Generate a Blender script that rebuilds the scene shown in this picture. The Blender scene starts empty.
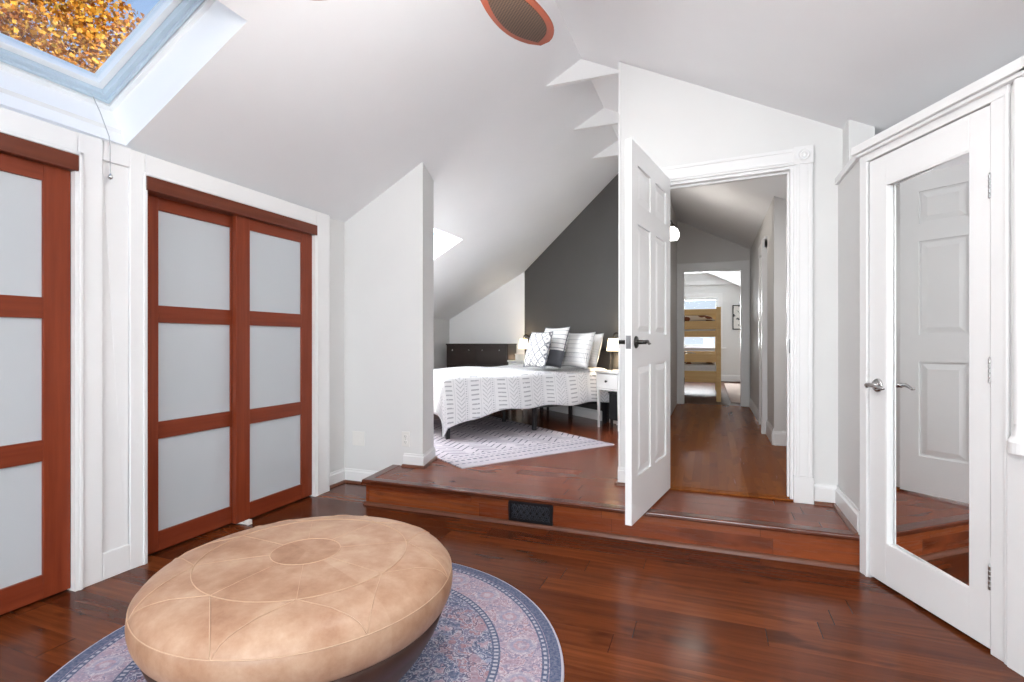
import bpy, bmesh, math, random
from mathutils import Vector, Matrix
R = math.radians
random.seed(7)
SC = bpy.context.scene
COL = SC.collection
CT, ST = math.cos(R(20.8)), math.sin(R(20.8))

# ------------------------------------------------------------------ node helpers
class X:
    """a socket with arithmetic, so patterns can be written as formulas"""
    def __init__(s, nt, k): s.nt, s.k = nt, k
    def _m(s, op, *o):
        n = s.nt.nodes.new('ShaderNodeMath'); n.operation = op
        for i, v in enumerate((s,) + o):
            if isinstance(v, X): s.nt.links.new(v.k, n.inputs[i])
            else: n.inputs[i].default_value = v
        return X(s.nt, n.outputs[0])
    def __add__(s, o): return s._m('ADD', o)
    def __sub__(s, o): return s._m('SUBTRACT', o)
    def __mul__(s, o): return s._m('MULTIPLY', o)
    def __truediv__(s, o): return s._m('DIVIDE', o)
    __radd__ = __add__
    __rmul__ = __mul__
    def rsub(s, a): return (s * -1.0) + a
    def lt(s, o): return s._m('LESS_THAN', o)
    def gt(s, o): return s._m('GREATER_THAN', o)
    def fr(s): return s._m('FRACT')
    def fl(s): return s._m('FLOOR')
    def ab(s): return s._m('ABSOLUTE')
    def sin(s): return s._m('SINE')
    def mx(s, o): return s._m('MAXIMUM', o)
    def mn(s, o): return s._m('MINIMUM', o)
    def pw(s, o): return s._m('POWER', o)
    def sq(s): return s._m('SQRT')
    def atan2(s, o): return s._m('ARCTAN2', o)
    def band(s, a, b): return s.gt(a) * s.lt(b)

class MT:
    def __init__(s, name, rough=.5, metal=0., spec=.5):
        m = bpy.data.materials.new(name); m.use_nodes = True
        s.m, s.nt = m, m.node_tree
        s.b = s.nt.nodes['Principled BSDF']
        s.b.inputs['Roughness'].default_value = rough
        s.b.inputs['Metallic'].default_value = metal
        s.b.inputs['Specular IOR Level'].default_value = spec
    def co(s, kind='Object'):
        n = s.nt.nodes.new('ShaderNodeTexCoord')
        p = s.nt.nodes.new('ShaderNodeSeparateXYZ')
        s.nt.links.new(n.outputs[kind], p.inputs[0])
        return [X(s.nt, p.outputs[i]) for i in range(3)]
    def vec(s, x, y, z=0.):
        n = s.nt.nodes.new('ShaderNodeCombineXYZ')
        for i, v in enumerate((x, y, z)):
            if isinstance(v, X): s.nt.links.new(v.k, n.inputs[i])
            else: n.inputs[i].default_value = v
        return n.outputs[0]
    def noise(s, v, scale=5, detail=3, rough=.5):
        n = s.nt.nodes.new('ShaderNodeTexNoise')
        n.inputs['Scale'].default_value = scale; n.inputs['Detail'].default_value = detail
        n.inputs['Roughness'].default_value = rough
        if v is not None: s.nt.links.new(v, n.inputs['Vector'])
        return X(s.nt, n.outputs[0])
    def wn(s, v):
        n = s.nt.nodes.new('ShaderNodeTexWhiteNoise'); n.noise_dimensions = '3D'
        s.nt.links.new(v, n.inputs['Vector']); return X(s.nt, n.outputs['Value'])
    def vor(s, v, scale=1., out='Distance', rnd=1.):
        n = s.nt.nodes.new('ShaderNodeTexVoronoi'); n.inputs['Scale'].default_value = scale
        n.inputs['Randomness'].default_value = rnd
        s.nt.links.new(v, n.inputs['Vector']); return X(s.nt, n.outputs[out])
    def ramp(s, x, stops):
        n = s.nt.nodes.new('ShaderNodeValToRGB'); e = n.color_ramp.elements
        while len(e) < len(stops): e.new(.5)
        for el, (p, c) in zip(e, stops): el.position = p; el.color = (*c, 1)
        s.nt.links.new(x.k, n.inputs[0]); return n.outputs[0]
    def mix(s, f, a, b):
        n = s.nt.nodes.new('ShaderNodeMix'); n.data_type = 'RGBA'
        for i, v in ((0, f), (6, a), (7, b)):
            if isinstance(v, X): s.nt.links.new(v.k, n.inputs[i])
            elif isinstance(v, tuple): n.inputs[i].default_value = (*v, 1)
            elif isinstance(v, float): n.inputs[i].default_value = v
            else: s.nt.links.new(v, n.inputs[i])
        return n.outputs[2]
    def col(s, c):
        if isinstance(c, tuple): s.b.inputs['Base Color'].default_value = (*c, 1)
        else: s.nt.links.new(c, s.b.inputs['Base Color'])
        return s
    def rough(s, x): s.nt.links.new(x.k, s.b.inputs['Roughness']); return s
    def bump(s, x, st=.1, d=.01):
        n = s.nt.nodes.new('ShaderNodeBump'); n.inputs['Strength'].default_value = st
        n.inputs['Distance'].default_value = d
        s.nt.links.new(x.k, n.inputs['Height']); s.nt.links.new(n.outputs[0], s.b.inputs['Normal'])
        return s

def plain(name, c, rough=.5, metal=0., spec=.5, var=.06, scale=8., bump=0.):
    t = MT(name, rough, metal, spec)
    x, y, z = t.co()
    n = t.noise(t.vec(x, y, z), scale, 3)
    lo = tuple(v * (1 - var) for v in c); hi = tuple(min(1, v * (1 + var)) for v in c)
    t.col(t.ramp(n, [(.3, lo), (.7, hi)]))
    if bump: t.bump(n, bump, .003)
    return t.m

def sr(r, g, b):
    f = lambda v: (v / 255 / 12.92) if v / 255 <= .04045 else ((v / 255 + .055) / 1.055) ** 2.4
    return (f(r), f(g), f(b))

def planks(name, ax, w, L, cols, rough=.2, sheen=.5, dark=.55, gc=1.9):
    """boards; ax = (along, across) coordinate indices"""
    t = MT(name, rough, 0, sheen)
    c = t.co(); a, b = c[ax[0]], c[ax[1]]
    row = (b / w).fl(); sh = t.wn(t.vec(row, 3.7, 1.1))
    aa = a / L + sh * 3.0
    colm = aa.fl(); rnd = t.wn(t.vec(row, colm, 5.2))
    base = t.ramp(rnd, [(i / (len(cols) - 1), k) for i, k in enumerate(cols)])
    g = t.noise(t.vec(a * 1.6 + rnd * 9.0, b * 26.0, rnd * 17.0), 1.6, 5, .62)
    g2 = t.noise(t.vec(a * 2.2 + rnd * 31.0, b * 5.0, rnd * 3.0), 1.3, 3, .5)
    m = t.mix(((g - .34) * gc).mx(0.).mn(.85), base, tuple(v * dark for v in cols[0]))
    kn = ((g2 - .59) * 7.0).mx(0.).mn(min(.7, .4 * gc))
    m = t.mix(kn, m, tuple(v * .38 for v in cols[0]))
    fb = (b / w).fr(); fa = aa.fr()
    e = (fb.lt(.012) * .45).mx(fa.lt(.0030))
    m = t.mix(e * .75, m, tuple(v * .22 for v in cols[0]))
    t.col(m)
    t.rough(g * .12 + (rough - .05))
    t.bump(e.rsub(1.) + g * .12, .12, .002)
    return t.m

# ------------------------------------------------------------------ materials
M = {}
WHITE = sr(238, 238, 238)
M['wall'] = plain('wall_paint', sr(224, 224, 223), .55, var=.012, scale=3, bump=.02)
M['ceil'] = plain('ceiling_paint', sr(239, 240, 242), .7, var=.012, scale=2, bump=.02)
M['hallwall'] = plain('hall_grey_paint', sr(214, 212, 210), .6, var=.012, scale=3)
M['trim'] = plain('white_gloss_trim', sr(234, 234, 234), .3, var=.01, scale=4)
M['door'] = plain('white_door_paint', sr(236, 236, 236), .28, var=.01, scale=4)
M['dark'] = plain('charcoal_wall_paint', sr(74, 72, 71), .6, var=.03, scale=3)
M['floor'] = planks('reddish_floor_boards', (0, 1), .128, 1.15,
    [sr(94, 44, 20), sr(112, 55, 26), sr(86, 38, 18), sr(122, 62, 30), sr(102, 48, 23)], .18, .18, .45)
M['plat'] = planks('platform_floor_boards', (0, 1), .128, 1.3,
    [sr(116, 58, 36), sr(124, 63, 40), sr(112, 56, 35), sr(128, 66, 42), sr(119, 60, 37)], .2, .17, .6, .55)
M['riser'] = planks('riser_boards', (0, 2), .105, .85,
    [sr(134, 64, 34), sr(150, 78, 42), sr(124, 58, 31), sr(160, 88, 48), sr(142, 70, 37)], .26, .3)
M['riserside'] = planks('riser_side_boards', (1, 2), .105, .85, [sr(128, 58, 26), sr(146, 72, 34)], .26, .4)
M['hall'] = planks('oak_hall_boards', (1, 0), .057, 1.1,
    [sr(132, 72, 30), sr(144, 82, 36), sr(124, 66, 27), sr(150, 88, 40)], .24, .02, .6, .7)
M['darkfloor'] = planks('dark_far_floor', (1, 0), .07, 1.2, [sr(84, 52, 36), sr(94, 60, 42), sr(78, 48, 34)], .4, .05, .6, .5)
M['nose'] = plain('dark_wood_nosing', sr(92, 44, 26), .22, var=.15, scale=12)
M['shoe'] = plain('brown_shoe_moulding', sr(104, 62, 44), .3, var=.12, scale=12)

def wood(name, c1, c2, along=2, rough=.32):
    t = MT(name, rough, 0, .25)
    c = t.co(); sc = [30., 30., 30.]; sc[along] = 1.6
    n = t.noise(t.vec(c[0] * sc[0], c[1] * sc[1], c[2] * sc[2]), 1., 4, .6)
    t.col(t.ramp(n, [(.3, c1), (.7, c2)])); return t.m
M['cherryV'] = wood('cherry_wood_upright', sr(114, 47, 26), sr(134, 60, 35), 2)
M['cherryH'] = wood('cherry_wood_level', sr(112, 46, 26), sr(130, 58, 34), 1)
M['track'] = wood('cherry_track', sr(94, 46, 31), sr(110, 56, 39), 1)
M['pine'] = wood('honey_pine', sr(226, 180, 116), sr(238, 200, 138), 0, .4)
M['espresso'] = wood('black_brown_wood', sr(34, 27, 25), sr(44, 35, 32), 0, .3)
M['frost'] = plain('frosted_glass', sr(190, 195, 199), .34, spec=.45, var=.02, scale=1.5)
M['nickel'] = plain('satin_nickel', sr(190, 190, 190), .22, 1., var=.03)
M['steel'] = plain('brushed_steel', sr(120, 120, 122), .35, .8, var=.03)
M['iron'] = plain('dark_bronze_metal', sr(70, 68, 66), .3, 1., var=.1)
M['black'] = plain('black_metal', sr(22, 22, 26), .4, var=.1)
M['register'] = plain('black_cast_iron', sr(24, 25, 30), .42, .3, var=.2)
M['scroll'] = plain('worn_cast_iron', sr(74, 78, 88), .3, .7, var=.2)  # lighter than the frame iron, highlights put into the colour
M['hole'] = plain('unlit_recess', sr(10, 10, 12), .8)
M['plastic'] = plain('white_plastic', sr(232, 230, 226), .35, var=.01)
M['slot'] = plain('outlet_slot', sr(60, 58, 56), .5)
M['alu'] = plain('blue_grey_aluminium', sr(196, 212, 224), .35, .2, var=.03)
M['sash'] = plain('white_sash_lacquer', sr(240, 243, 244), .3, var=.01)
M['nsw'] = plain('white_lacquer', sr(236, 235, 234), .3, var=.01)
M['fabw'] = plain('white_cotton', sr(232, 230, 228), .9, var=.03, scale=20, bump=.1)
M['mattress'] = plain('mattress_ticking', sr(215, 214, 212), .9, var=.03)
M['basedark'] = plain('dark_leather_base', sr(60, 38, 30), .4, var=.15, scale=14)
M['string'] = plain('off_white_thread', sr(194, 162, 136), .7, var=.05)
M['cord'] = plain('grey_white_cord', sr(176, 176, 178), .6)
M['bark'] = plain('grey_bark', sr(70, 56, 44), .9, var=.3, scale=10, bump=.3)
M['lawn'] = plain('outdoor_lawn', sr(92, 110, 58), .9, var=.3, scale=3)
M['roof'] = plain('roof_shingle', sr(80, 76, 74), .9, var=.2, scale=20)
M['cherryfan'] = plain('red_brown_blade_wood', sr(150, 70, 42), .35, var=.1, scale=9)
M['blacktech'] = plain('black_fabric', sr(24, 24, 28), .8, var=.2)
M['box'] = plain('white_ceramic', sr(235, 232, 226), .4)

def leather():
    t = MT('tan_leather', .42, 0, .4)
    x, y, z = t.co()
    n = t.noise(t.vec(x, y, z), 7, 8, .68); n2 = t.noise(t.vec(x, y, z), 60, 3)
    ang = (y - 0.).atan2(x); sec = (ang * (8 / 6.28318)).fl()
    rr = (x * x + y * y).sq(); rg = rr.gt(.325) + rr.gt(.108)
    rnd = t.wn(t.vec(sec, rg, 2.))
    k = n * 1.05 + rnd * .14 - .10 + rr.lt(.108) * -.10
    t.col(t.ramp(k, [(.2, sr(136, 95, 70)), (.42, sr(166, 128, 102)), (.62, sr(184, 152, 127)), (.85, sr(200, 174, 152))]))
    t.bump(n2 * .4 + n, .12, .004); return t.m
M['leather'] = leather()

def weave():
    t = MT('woven_cane', .7)
    x, y, z = t.co(); u = (x * 420.).sin(); v = (y * 420.).sin()
    k = (u * v) * .5 + .5
    t.col(t.ramp(k, [(.2, sr(56, 42, 34)), (.8, sr(104, 84, 70))])); t.bump(k, .5, .002); return t.m
M['weave'] = weave()

def persian():
    t = MT('faded_persian_pile', .95, 0, .1)
    x, y, z = t.co(); r = (x * x + y * y).sq(); th = y.atan2(x)
    R0 = .88
    wob = t.noise(t.vec(x, y, z), 9, 2)
    n = t.noise(t.vec(x, y, z), 30, 5, .72); nf = t.noise(t.vec(x, y, z), 90, 3, .7)
    blue, slate, pink, cream, rose = sr(86, 102, 138), sr(76, 88, 116), sr(166, 136, 148), sr(186, 184, 194), sr(164, 120, 124)
    # field: broken medallion motifs
    v1 = t.vor(t.vec(x, y, z), 14., 'Distance'); v2 = t.vor(t.vec(x + wob * .1, y, z), 34., 'Distance')
    f = t.mix((n - .42) * 5.0, slate, sr(126, 138, 166))
    f = t.mix(((v1 * 6.0).sin() * .5 + .5) * (n.gt(.50)), f, pink)
    f = t.mix(v2.band(.1, .2) * .7, f, cream)
    med = t.mix(n.gt(.5) * .8, rose, sr(150, 130, 142))
    f = t.mix(((th * 8.).sin() * .05 + .37 - r).gt(0.) * 0.0 + ((th * 10.).sin() * .05 + r).band(.48, .60) * .75, f, med)
    n3 = t.noise(t.vec(x, y, z), 15, 3, .6); curl = n3.band(.47, .495).mx(n3.band(.56, .58)).mx(n3.band(.395, .415))
    f = t.mix(n.gt(.47) * (n3.lt(.52)) * .7, f, sr(88, 100, 132)); f = t.mix(curl * .75, f, cream); f = t.mix(n3.band(.515, .545) * .8, f, sr(64, 76, 104))
    # border with rosettes
    seg = (th * (22 / 6.28318)); fx = (seg.fr() - .5) * .21; fy = r - .735
    rd = (fx * fx + fy * fy).sq() + (n - .5) * .012
    bd = t.mix((n - .35) * 3.0, sr(150, 128, 144), sr(182, 162, 172))
    bd = t.mix(t.vor(t.vec(x, y, z), 30.).band(.12, .24) * .6, bd, sr(140, 130, 152))
    bd = t.mix(curl * .7, bd, sr(206, 196, 202)); bd = t.mix(n3.band(.515, .545) * .7, bd, sr(112, 112, 142)); bd = t.mix(n3.band(.44, .465) * .6, bd, sr(160, 116, 122))
    bd = t.mix(rd.lt(.056) * .45, bd, cream); bd = t.mix(rd.lt(.044) * .8, bd, sr(150, 146, 168)); bd = t.mix(rd.lt(.030) * .7, bd, sr(176, 140, 146)); bd = t.mix(rd.lt(.016) * .6, bd, cream)
    bd = t.mix(n.gt(.53) * .55, bd, sr(128, 126, 150)); bd = t.mix(nf.gt(.6) * .5, bd, sr(200, 184, 190))
    c = t.mix(r.gt(.645), f, bd)
    dots = ((th * 190.).sin()).gt(-.1)
    for a, b in ((.625, .655), (.805, .83)):
        c = t.mix(r.band(a, b), c, slate); c = t.mix(r.band(a + .007, b - .007) * dots * .8, c, cream)
    c = t.mix(r.gt(.832), c, slate); c = t.mix(r.gt(.872), c, cream)
    c = t.mix((nf - .4) * .9, c, sr(206, 196, 204)); t.col(c); t.bump(nf, .3, .004); return t.m
M['persian'] = persian()

def chevron_rug():
    t = MT('grey_chevron_pile', .95, 0, .1)
    x, y, z = t.co()         # x along width 0..1.62, y along length 0..2.4 from front edge
    nf = t.noise(t.vec(x, y, z), 60, 3, .7); n = t.noise(t.vec(x, y, z), 7, 3)
    base = t.mix((n - .3) * 1.2, sr(196, 188, 194), sr(164, 158, 171))
    ink = sr(70, 72, 86)
    tri = ((x / .30).fr() - .5).ab() * .30
    ch = ((y + tri * .9) / .085).fr().lt(.20) * (n.gt(.40)) * y.gt(.40)
    c = t.mix(ch, base, ink)
    for a, w in ((.10, .018), (.20, .03), (.27, .012), (.34, .02)):
        d = ((x / .055).fr()).lt(.62); c = t.mix(y.band(a, a + w) * d, c, sr(96, 98, 112))
    c = t.mix((nf - .35) * .5, c, sr(190, 184, 192)); t.col(c); t.bump(nf, .4, .005); return t.m
M['chevron'] = chevron_rug()

def quilt_mat():
    t = MT('white_quilt_with_grey_marks', .9, 0, .15)
    u, v, _ = t.co('UV')
    p = .30; f = (u / p).fr(); n = t.noise(t.vec(u, v, 0.), 40, 2)
    ink = sr(112, 114, 124)
    d = f.band(.06, .36) * ((v / .046).fr().lt(.30))
    dd = ((v + u) / .044).fr().lt(.28) * f.band(.50, .66)
    d3 = ((v - u) / .044).fr().lt(.28) * f.band(.66, .80)
    ln = f.band(.42, .436).mx(f.band(.80, .816)).mx(f.band(.93, .942))
    dt = f.band(.85, .90) * ((v / .024).fr().lt(.45))
    k = (d * .85).mx(dd * .62).mx(d3 * .62).mx(ln * .45).mx(dt * .8) * (n.gt(.36))
    t.col(t.mix(k * .66, sr(230, 229, 231), ink)); t.bump(n, .15, .004); return t.m
M['quilt'] = quilt_mat()

def pillow_mat(kind):
    t = MT('pillow_cover_' + kind, .9, 0, .15)
    u, v, _ = t.co('UV'); n = t.noise(t.vec(u, v, 0.), 30, 2); w = sr(235, 233, 231); ink = sr(104, 106, 116)
    if kind == 'lattice':
        a = ((u + v) * 3.2).fr(); b = ((u - v) * 3.2 + 4.).fr()
        k = a.lt(.2).mx(b.lt(.2)) + (a.band(.48, .72) * b.band(.48, .72))
        k = k.mn(1.) * n.gt(.38)
    elif kind == 'block':
        k = ((v * 9.).fr().lt(.16)) * v.gt(.42) * .7
        c = t.mix(k, w, ink); c = t.mix(v.lt(.40), c, sr(96, 97, 102)); t.col(c); return t.m
    elif kind == 'stripe':
        k = ((v * 8.).fr().lt(.12)) * .6 + ((u * 22.).fr().lt(.3)) * v.band(.14, .40) * .8
        k = k.mn(1.)
    else:
        k = ((v * 14.).fr().lt(.14)) * v.lt(.55) * .35
    t.col(t.mix(k * .85, w, ink)); t.bump(n, .12, .004); return t.m
for k in ('lattice', 'block', 'stripe', 'white'): M['p_' + k] = pillow_mat(k)

def emit(name, c, s):
    t = MT(name, .4); t.col(c); t.b.inputs['Emission Color'].default_value = (*c, 1)
    t.b.inputs['Emission Strength'].default_value = s; return t.m
M['globe'] = emit('lit_milk_glass', (1., .96, .9), 7.)
M['shade'] = emit('lit_linen_shade', (1., .84, .58), 3.2)

def glass():
    m = bpy.data.materials.new('clear_window_glass'); m.use_nodes = True; nt = m.node_tree; nt.nodes.clear()
    o = nt.nodes.new('ShaderNodeOutputMaterial'); mx = nt.nodes.new('ShaderNodeMixShader')
    a = nt.nodes.new('ShaderNodeBsdfTransparent'); a.inputs[0].default_value = (.95, .97, .98, 1)
    b = nt.nodes.new('ShaderNodeBsdfGlossy'); b.inputs['Roughness'].default_value = .02
    mx.inputs[0].default_value = .05
    nt.links.new(a.outputs[0], mx.inputs[1]); nt.links.new(b.outputs[0], mx.inputs[2]); nt.links.new(mx.outputs[0], o.inputs[0])
    return m
M['glass'] = glass()
def mirror():
    t = MT('silvered_mirror', .0, 1.); t.col((.93, .94, .94)); return t.m
M['mirror'] = mirror()
def leaves():
    t = MT('autumn_leaf', .6, 0, .3)
    n = t.nt.nodes.new('ShaderNodeNewGeometry'); rnd = X(t.nt, n.outputs['Random Per Island'])
    t.col(t.ramp(rnd, [(0., sr(150, 84, 20)), (.3, sr(196, 122, 30)), (.55, sr(224, 158, 44)), (.8, sr(236, 188, 84)), (1., sr(120, 66, 24))]))
    return t.m
M['leaf'] = leaves()

# ------------------------------------------------------------------ mesh helpers
class MB:
    def __init__(s): s.v, s.f, s.uv = [], [], None
    def add(s, vs, fs, T=None):
        b = len(s.v)
        s.v += [tuple(T @ Vector(p)) if T is not None else tuple(p) for p in vs]
        s.f += [tuple(b + i for i in f) for f in fs]; return s
    def box(s, x0, x1, y0, y1, z0, z1, T=None):
        vs = [(x, y, z) for z in (z0, z1) for y in (y0, y1) for x in (x0, x1)]
        return s.add(vs, [(0, 2, 3, 1), (4, 5, 7, 6), (0, 1, 5, 4), (2, 6, 7, 3), (0, 4, 6, 2), (1, 3, 7, 5)], T)
    def prism(s, pts, z0, z1, T=None):
        """pts ccw plan polygon; z0/z1 numbers or functions of (x,y)"""
        g = lambda z, p: z(*p) if callable(z) else z
        n = len(pts)
        vs = [(x, y, g(z0, (x, y))) for x, y in pts] + [(x, y, g(z1, (x, y))) for x, y in pts]
        fs = [tuple(reversed(range(n))), tuple(range(n, 2 * n))] + [(i, (i + 1) % n, n + (i + 1) % n, n + i) for i in range(n)]
        return s.add(vs, fs, T)
    def lathe(s, prof, T=None, n=24, closed=True):
        vs, fs = [], []; m = len(prof)
        for i in range(n):
            a = 2 * math.pi * i / n; vs += [(r * math.cos(a), r * math.sin(a), z) for r, z in prof]
        for i in range(n):
            j = (i + 1) % n
            for k in range(m - 1): fs.append((i * m + k, j * m + k, j * m + k + 1, i * m + k + 1))
        if closed:
            if prof[0][0] > 1e-6: fs.append(tuple(i * m for i in reversed(range(n))))
            if prof[-1][0] > 1e-6: fs.append(tuple(i * m + m - 1 for i in range(n)))
        return s.add(vs, fs, T)
    def tube(s, pts, r, n=8, T=None, loop=False):
        pts = [Vector(p) for p in pts]; m = len(pts); vs, fs = [], []
        rs = r if isinstance(r, (list, tuple)) else [r] * m
        prev = None
        for i, p in enumerate(pts):
            if loop: d = pts[(i + 1) % m] - pts[i - 1]
            else: d = pts[min(i + 1, m - 1)] - pts[max(i - 1, 0)]
            d.normalize()
            if prev is None:
                u = d.orthogonal().normalized()
            else:
                u = (prev - d * prev.dot(d)).normalized()
            prev = u; w = d.cross(u)
            vs += [tuple(p + (u * math.cos(2 * math.pi * k / n) + w * math.sin(2 * math.pi * k / n)) * rs[i]) for k in range(n)]
        for i in range(m if loop else m - 1):
            j = (i + 1) % m
            for k in range(n): fs.append((i * n + k, i * n + (k + 1) % n, j * n + (k + 1) % n, j * n + k))
        if not loop: fs += [tuple(reversed(range(n))), tuple(range((m - 1) * n, m * n))]
        return s.add(vs, fs, T)
    def rod(s, a, b, r, n=10, T=None): return s.tube([a, b], r, n, T)
    def build(s, name, mat, parent=None, bevel=0., smooth=False, seg=2, loc=None):
        me = bpy.data.meshes.new(name)
        o = Vector(loc) if loc is not None else (Vector(parent.matrix_world.translation) if parent is not None and False else Vector((0, 0, 0)))
        me.from_pydata([tuple(Vector(p) - o) for p in s.v], [], s.f)
        if s.uv:
            l = me.uv_layers.new(name='UVMap')
            for lp in me.loops: l.data[lp.index].uv = s.uv[lp.vertex_index]
        bm = bmesh.new(); bm.from_mesh(me)
        bmesh.ops.remove_doubles(bm, verts=bm.verts, dist=1e-6)
        bmesh.ops.recalc_face_normals(bm, faces=bm.faces)
        big = [f for f in bm.faces if len(f.verts) > 4]
        if big: bmesh.ops.triangulate(bm, faces=big)
        bm.to_mesh(me); bm.free()
        me.materials.append(mat)
        ob = bpy.data.objects.new(name, me); COL.objects.link(ob); ob.location = o
        if parent is not None:
            ob.parent = parent
        if smooth:
            for p in me.polygons: p.use_smooth = True
        if bevel:
            b = ob.modifiers.new('bevel', 'BEVEL'); b.width = bevel; b.segments = seg; b.limit_method = 'ANGLE'; b.angle_limit = R(40)
        return ob

def tag(o, label, cat, group=None, kind=None):
    o['label'] = label; o['category'] = cat
    if group: o['group'] = group
    if kind: o['kind'] = kind
    return o
def thing(name, label, cat, loc=(0, 0, 0), rz=0., group=None, kind=None):
    o = bpy.data.objects.new(name, None); COL.objects.link(o); o.location = loc; o.rotation_euler = (0, 0, rz); o.empty_display_size = .1
    return tag(o, label, cat, group, kind)
def dup(root, loc, rz, label, group=None):
    r = root.copy(); COL.objects.link(r); r.location = loc; r.rotation_euler = (0, 0, rz); r['label'] = label
    if group: r['group'] = group
    for ch in list(root.children):
        c = ch.copy(); COL.objects.link(c); c.parent = r
        for g in list(ch.children):
            d = g.copy(); COL.objects.link(d); d.parent = c
    return r
def struct(name, mb, mat, label, cat, **k): return tag(mb.build(name, mat, **k), label, cat, kind='structure')

# plan coordinates: x runs along the step to the right, y runs deeper; camera over the origin
ZL = lambda x, y=0: 3.676 + .555 * x          # underside of the left roof slope
ZR = lambda x, y=0: 3.195 - .495 * (x + .867)  # underside of the right roof slope
ZC = lambda x, y=0: min(ZL(x), ZR(x))
UP = lambda x, y=0: ZC(x) + .10
FY_ = 8.35
PF = .175                                     # platform height
HF = .19                                      # hall floor height
RIDGE = -.867

# ------------------------------------------------------------------ shell
struct('floor', MB().box(-4.2, 2.3, -4.15, 3.65, -.12, 0.), M['floor'], 'lower floor of glossy reddish brown boards', 'floor')
mb = MB().prism([(-2.255, 3.075), (.705, 3.075), (.705, 3.625), (-.56, 3.625), (-.56, 8.5), (-4.2, 8.5), (-4.2, 3.60), (-2.31, 3.60)], -.1, PF)
struct('floor_platform', mb, M['plat'], 'raised wooden platform floor running into the bedroom', 'floor')
struct('floor_hall', MB().box(-.56, 2.3, 3.60, FY_ + .06, -.1, HF), M['hall'], 'honey oak strip floor of the hall behind the open door', 'floor')
struct('floor_far', MB().box(-2.3, 2.3, FY_ + .06, 13.6, -.1, HF - .002), M['darkfloor'], 'dark wooden floor of the far room under the bunk bed', 'floor')
# step front
struct('trim_1', MB().box(-2.262, .705, 3.060, 3.076, 0., PF - .024), M['riser'], 'board riser on the front of the raised platform', 'step riser')
struct('trim_2', MB().prism([(-2.262, 3.060), (-2.25, 3.076), (-2.305, 3.50), (-2.317, 3.50)], 0, PF - .024), M['riserside'], 'short riser on the left end of the platform', 'step riser')
mb = MB().box(-2.285, .708, 3.035, 3.11, PF - .024, PF + .004)
mb.prism([(-2.285, 3.035), (-2.21, 3.035), (-2.26, 3.50), (-2.335, 3.50)], PF - .024, PF + .0035)
struct('trim_3', mb, M['nose'], 'rounded dark wood nosing along the platform edge', 'step nosing', bevel=.009, seg=3)
def qround(mb, a, b, r=.02, z=0., side=1):
    """quarter round from plan point a to b; body lies to the left of a->b when side=1"""
    d = (Vector((*b, 0)) - Vector((*a, 0))); L = d.length; d.normalize(); nrm = Vector((-d.y, d.x, 0)) * side
    prof = [(0, 0)] + [(r * math.cos(t), r * math.sin(t)) for t in [R(i * 18) for i in range(6)]]
    vs = []
    for e in (0, L):
        for p, q in prof: vs.append(tuple(Vector((*a, z)) + d * e + nrm * p + Vector((0, 0, q))))
    n = len(prof)
    fs = [tuple(range(n)), tuple(range(2 * n - 1, n - 1, -1))] + [(i, (i + 1) % n, n + (i + 1) % n, n + i) for i in range(n)]
    return mb.add(vs, fs)
mb = MB(); qround(mb, (.705, 3.061), (-2.262, 3.061), .022); qround(mb, (-2.262, 3.055), (-2.312, 3.50), .022)
struct('trim_4', mb, M['shoe'], 'quarter round moulding at the foot of the platform step', 'moulding')
struct('trim_5', MB().prism([(-.50, 3.555), (.70, 3.555), (.70, 3.615), (-.50, 3.615)], PF, PF + .012), M['hall'], 'flat oak threshold under the hall doorway', 'threshold', bevel=.004)

# roof slabs with skylight wells
SK1 = (.55, 1.77, -2.766, -1.95)      # U0,U1,V0,V1
SK2 = (3.98, 5.16, -3.42, -2.54)
SK3 = (-2.6, -1.3, -2.62, -1.75)
SK5 = (-2.9, -1.3, -.25, .70)
def slab(zf, nx, nz, th, xs, ys, holes, name, mat, label):
    mb = MB(); nv = Vector((nx, 0, nz)).normalized() * th
    xs, ys = sorted(xs), sorted(ys); solid = {}
    for i in range(len(xs) - 1):
        for j in range(len(ys) - 1):
            cx, cy = (xs[i] + xs[i + 1]) / 2, (ys[j] + ys[j + 1]) / 2
            solid[i, j] = not any(h[0] < cy < h[1] and h[2] < cx < h[3] for h in holes)
    P = lambda i, j, t: tuple(Vector((xs[i], ys[j], zf(xs[i]))) + nv * t)
    for (i, j), s_ in solid.items():
        if not s_: continue
        mb.add([P(i, j, 0), P(i + 1, j, 0), P(i + 1, j + 1, 0), P(i, j + 1, 0)], [(0, 3, 2, 1)])
        mb.add([P(i, j, 1), P(i + 1, j, 1), P(i + 1, j + 1, 1), P(i, j + 1, 1)], [(0, 1, 2, 3)])
        for (di, dj, a, b) in ((-1, 0, (i, j), (i, j + 1)), (1, 0, (i + 1, j), (i + 1, j + 1)), (0, -1, (i, j), (i + 1, j)), (0, 1, (i, j + 1), (i + 1, j + 1))):
            if not solid.get((i + di, j + dj), False):
                mb.add([P(*a, 0), P(*b, 0), P(*b, 1), P(*a, 1)], [(0, 1, 2, 3)])
    return struct(name, mb, mat, label, 'ceiling')
NL = (-.555, 1.)
WELL = .27
slab(ZL, *NL, WELL, [-4.3, RIDGE, SK1[2], SK1[3], SK2[2], SK2[3], SK3[2], SK3[3]], [-4.15, 13.7, SK1[0], SK1[1], SK2[0], SK2[1], SK3[0], SK3[1]],
     [SK1, SK2, SK3], 'ceiling_left', M['ceil'], 'white sloping ceiling with skylights over the closet side')
slab(ZR, .495, 1., WELL, [RIDGE, 2.4, SK5[2], SK5[3]], [-4.15, 13.7, SK5[0], SK5[1]], [SK5], 'ceiling_right', M['ceil'], 'white sloping ceiling over the hall door side')
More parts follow.
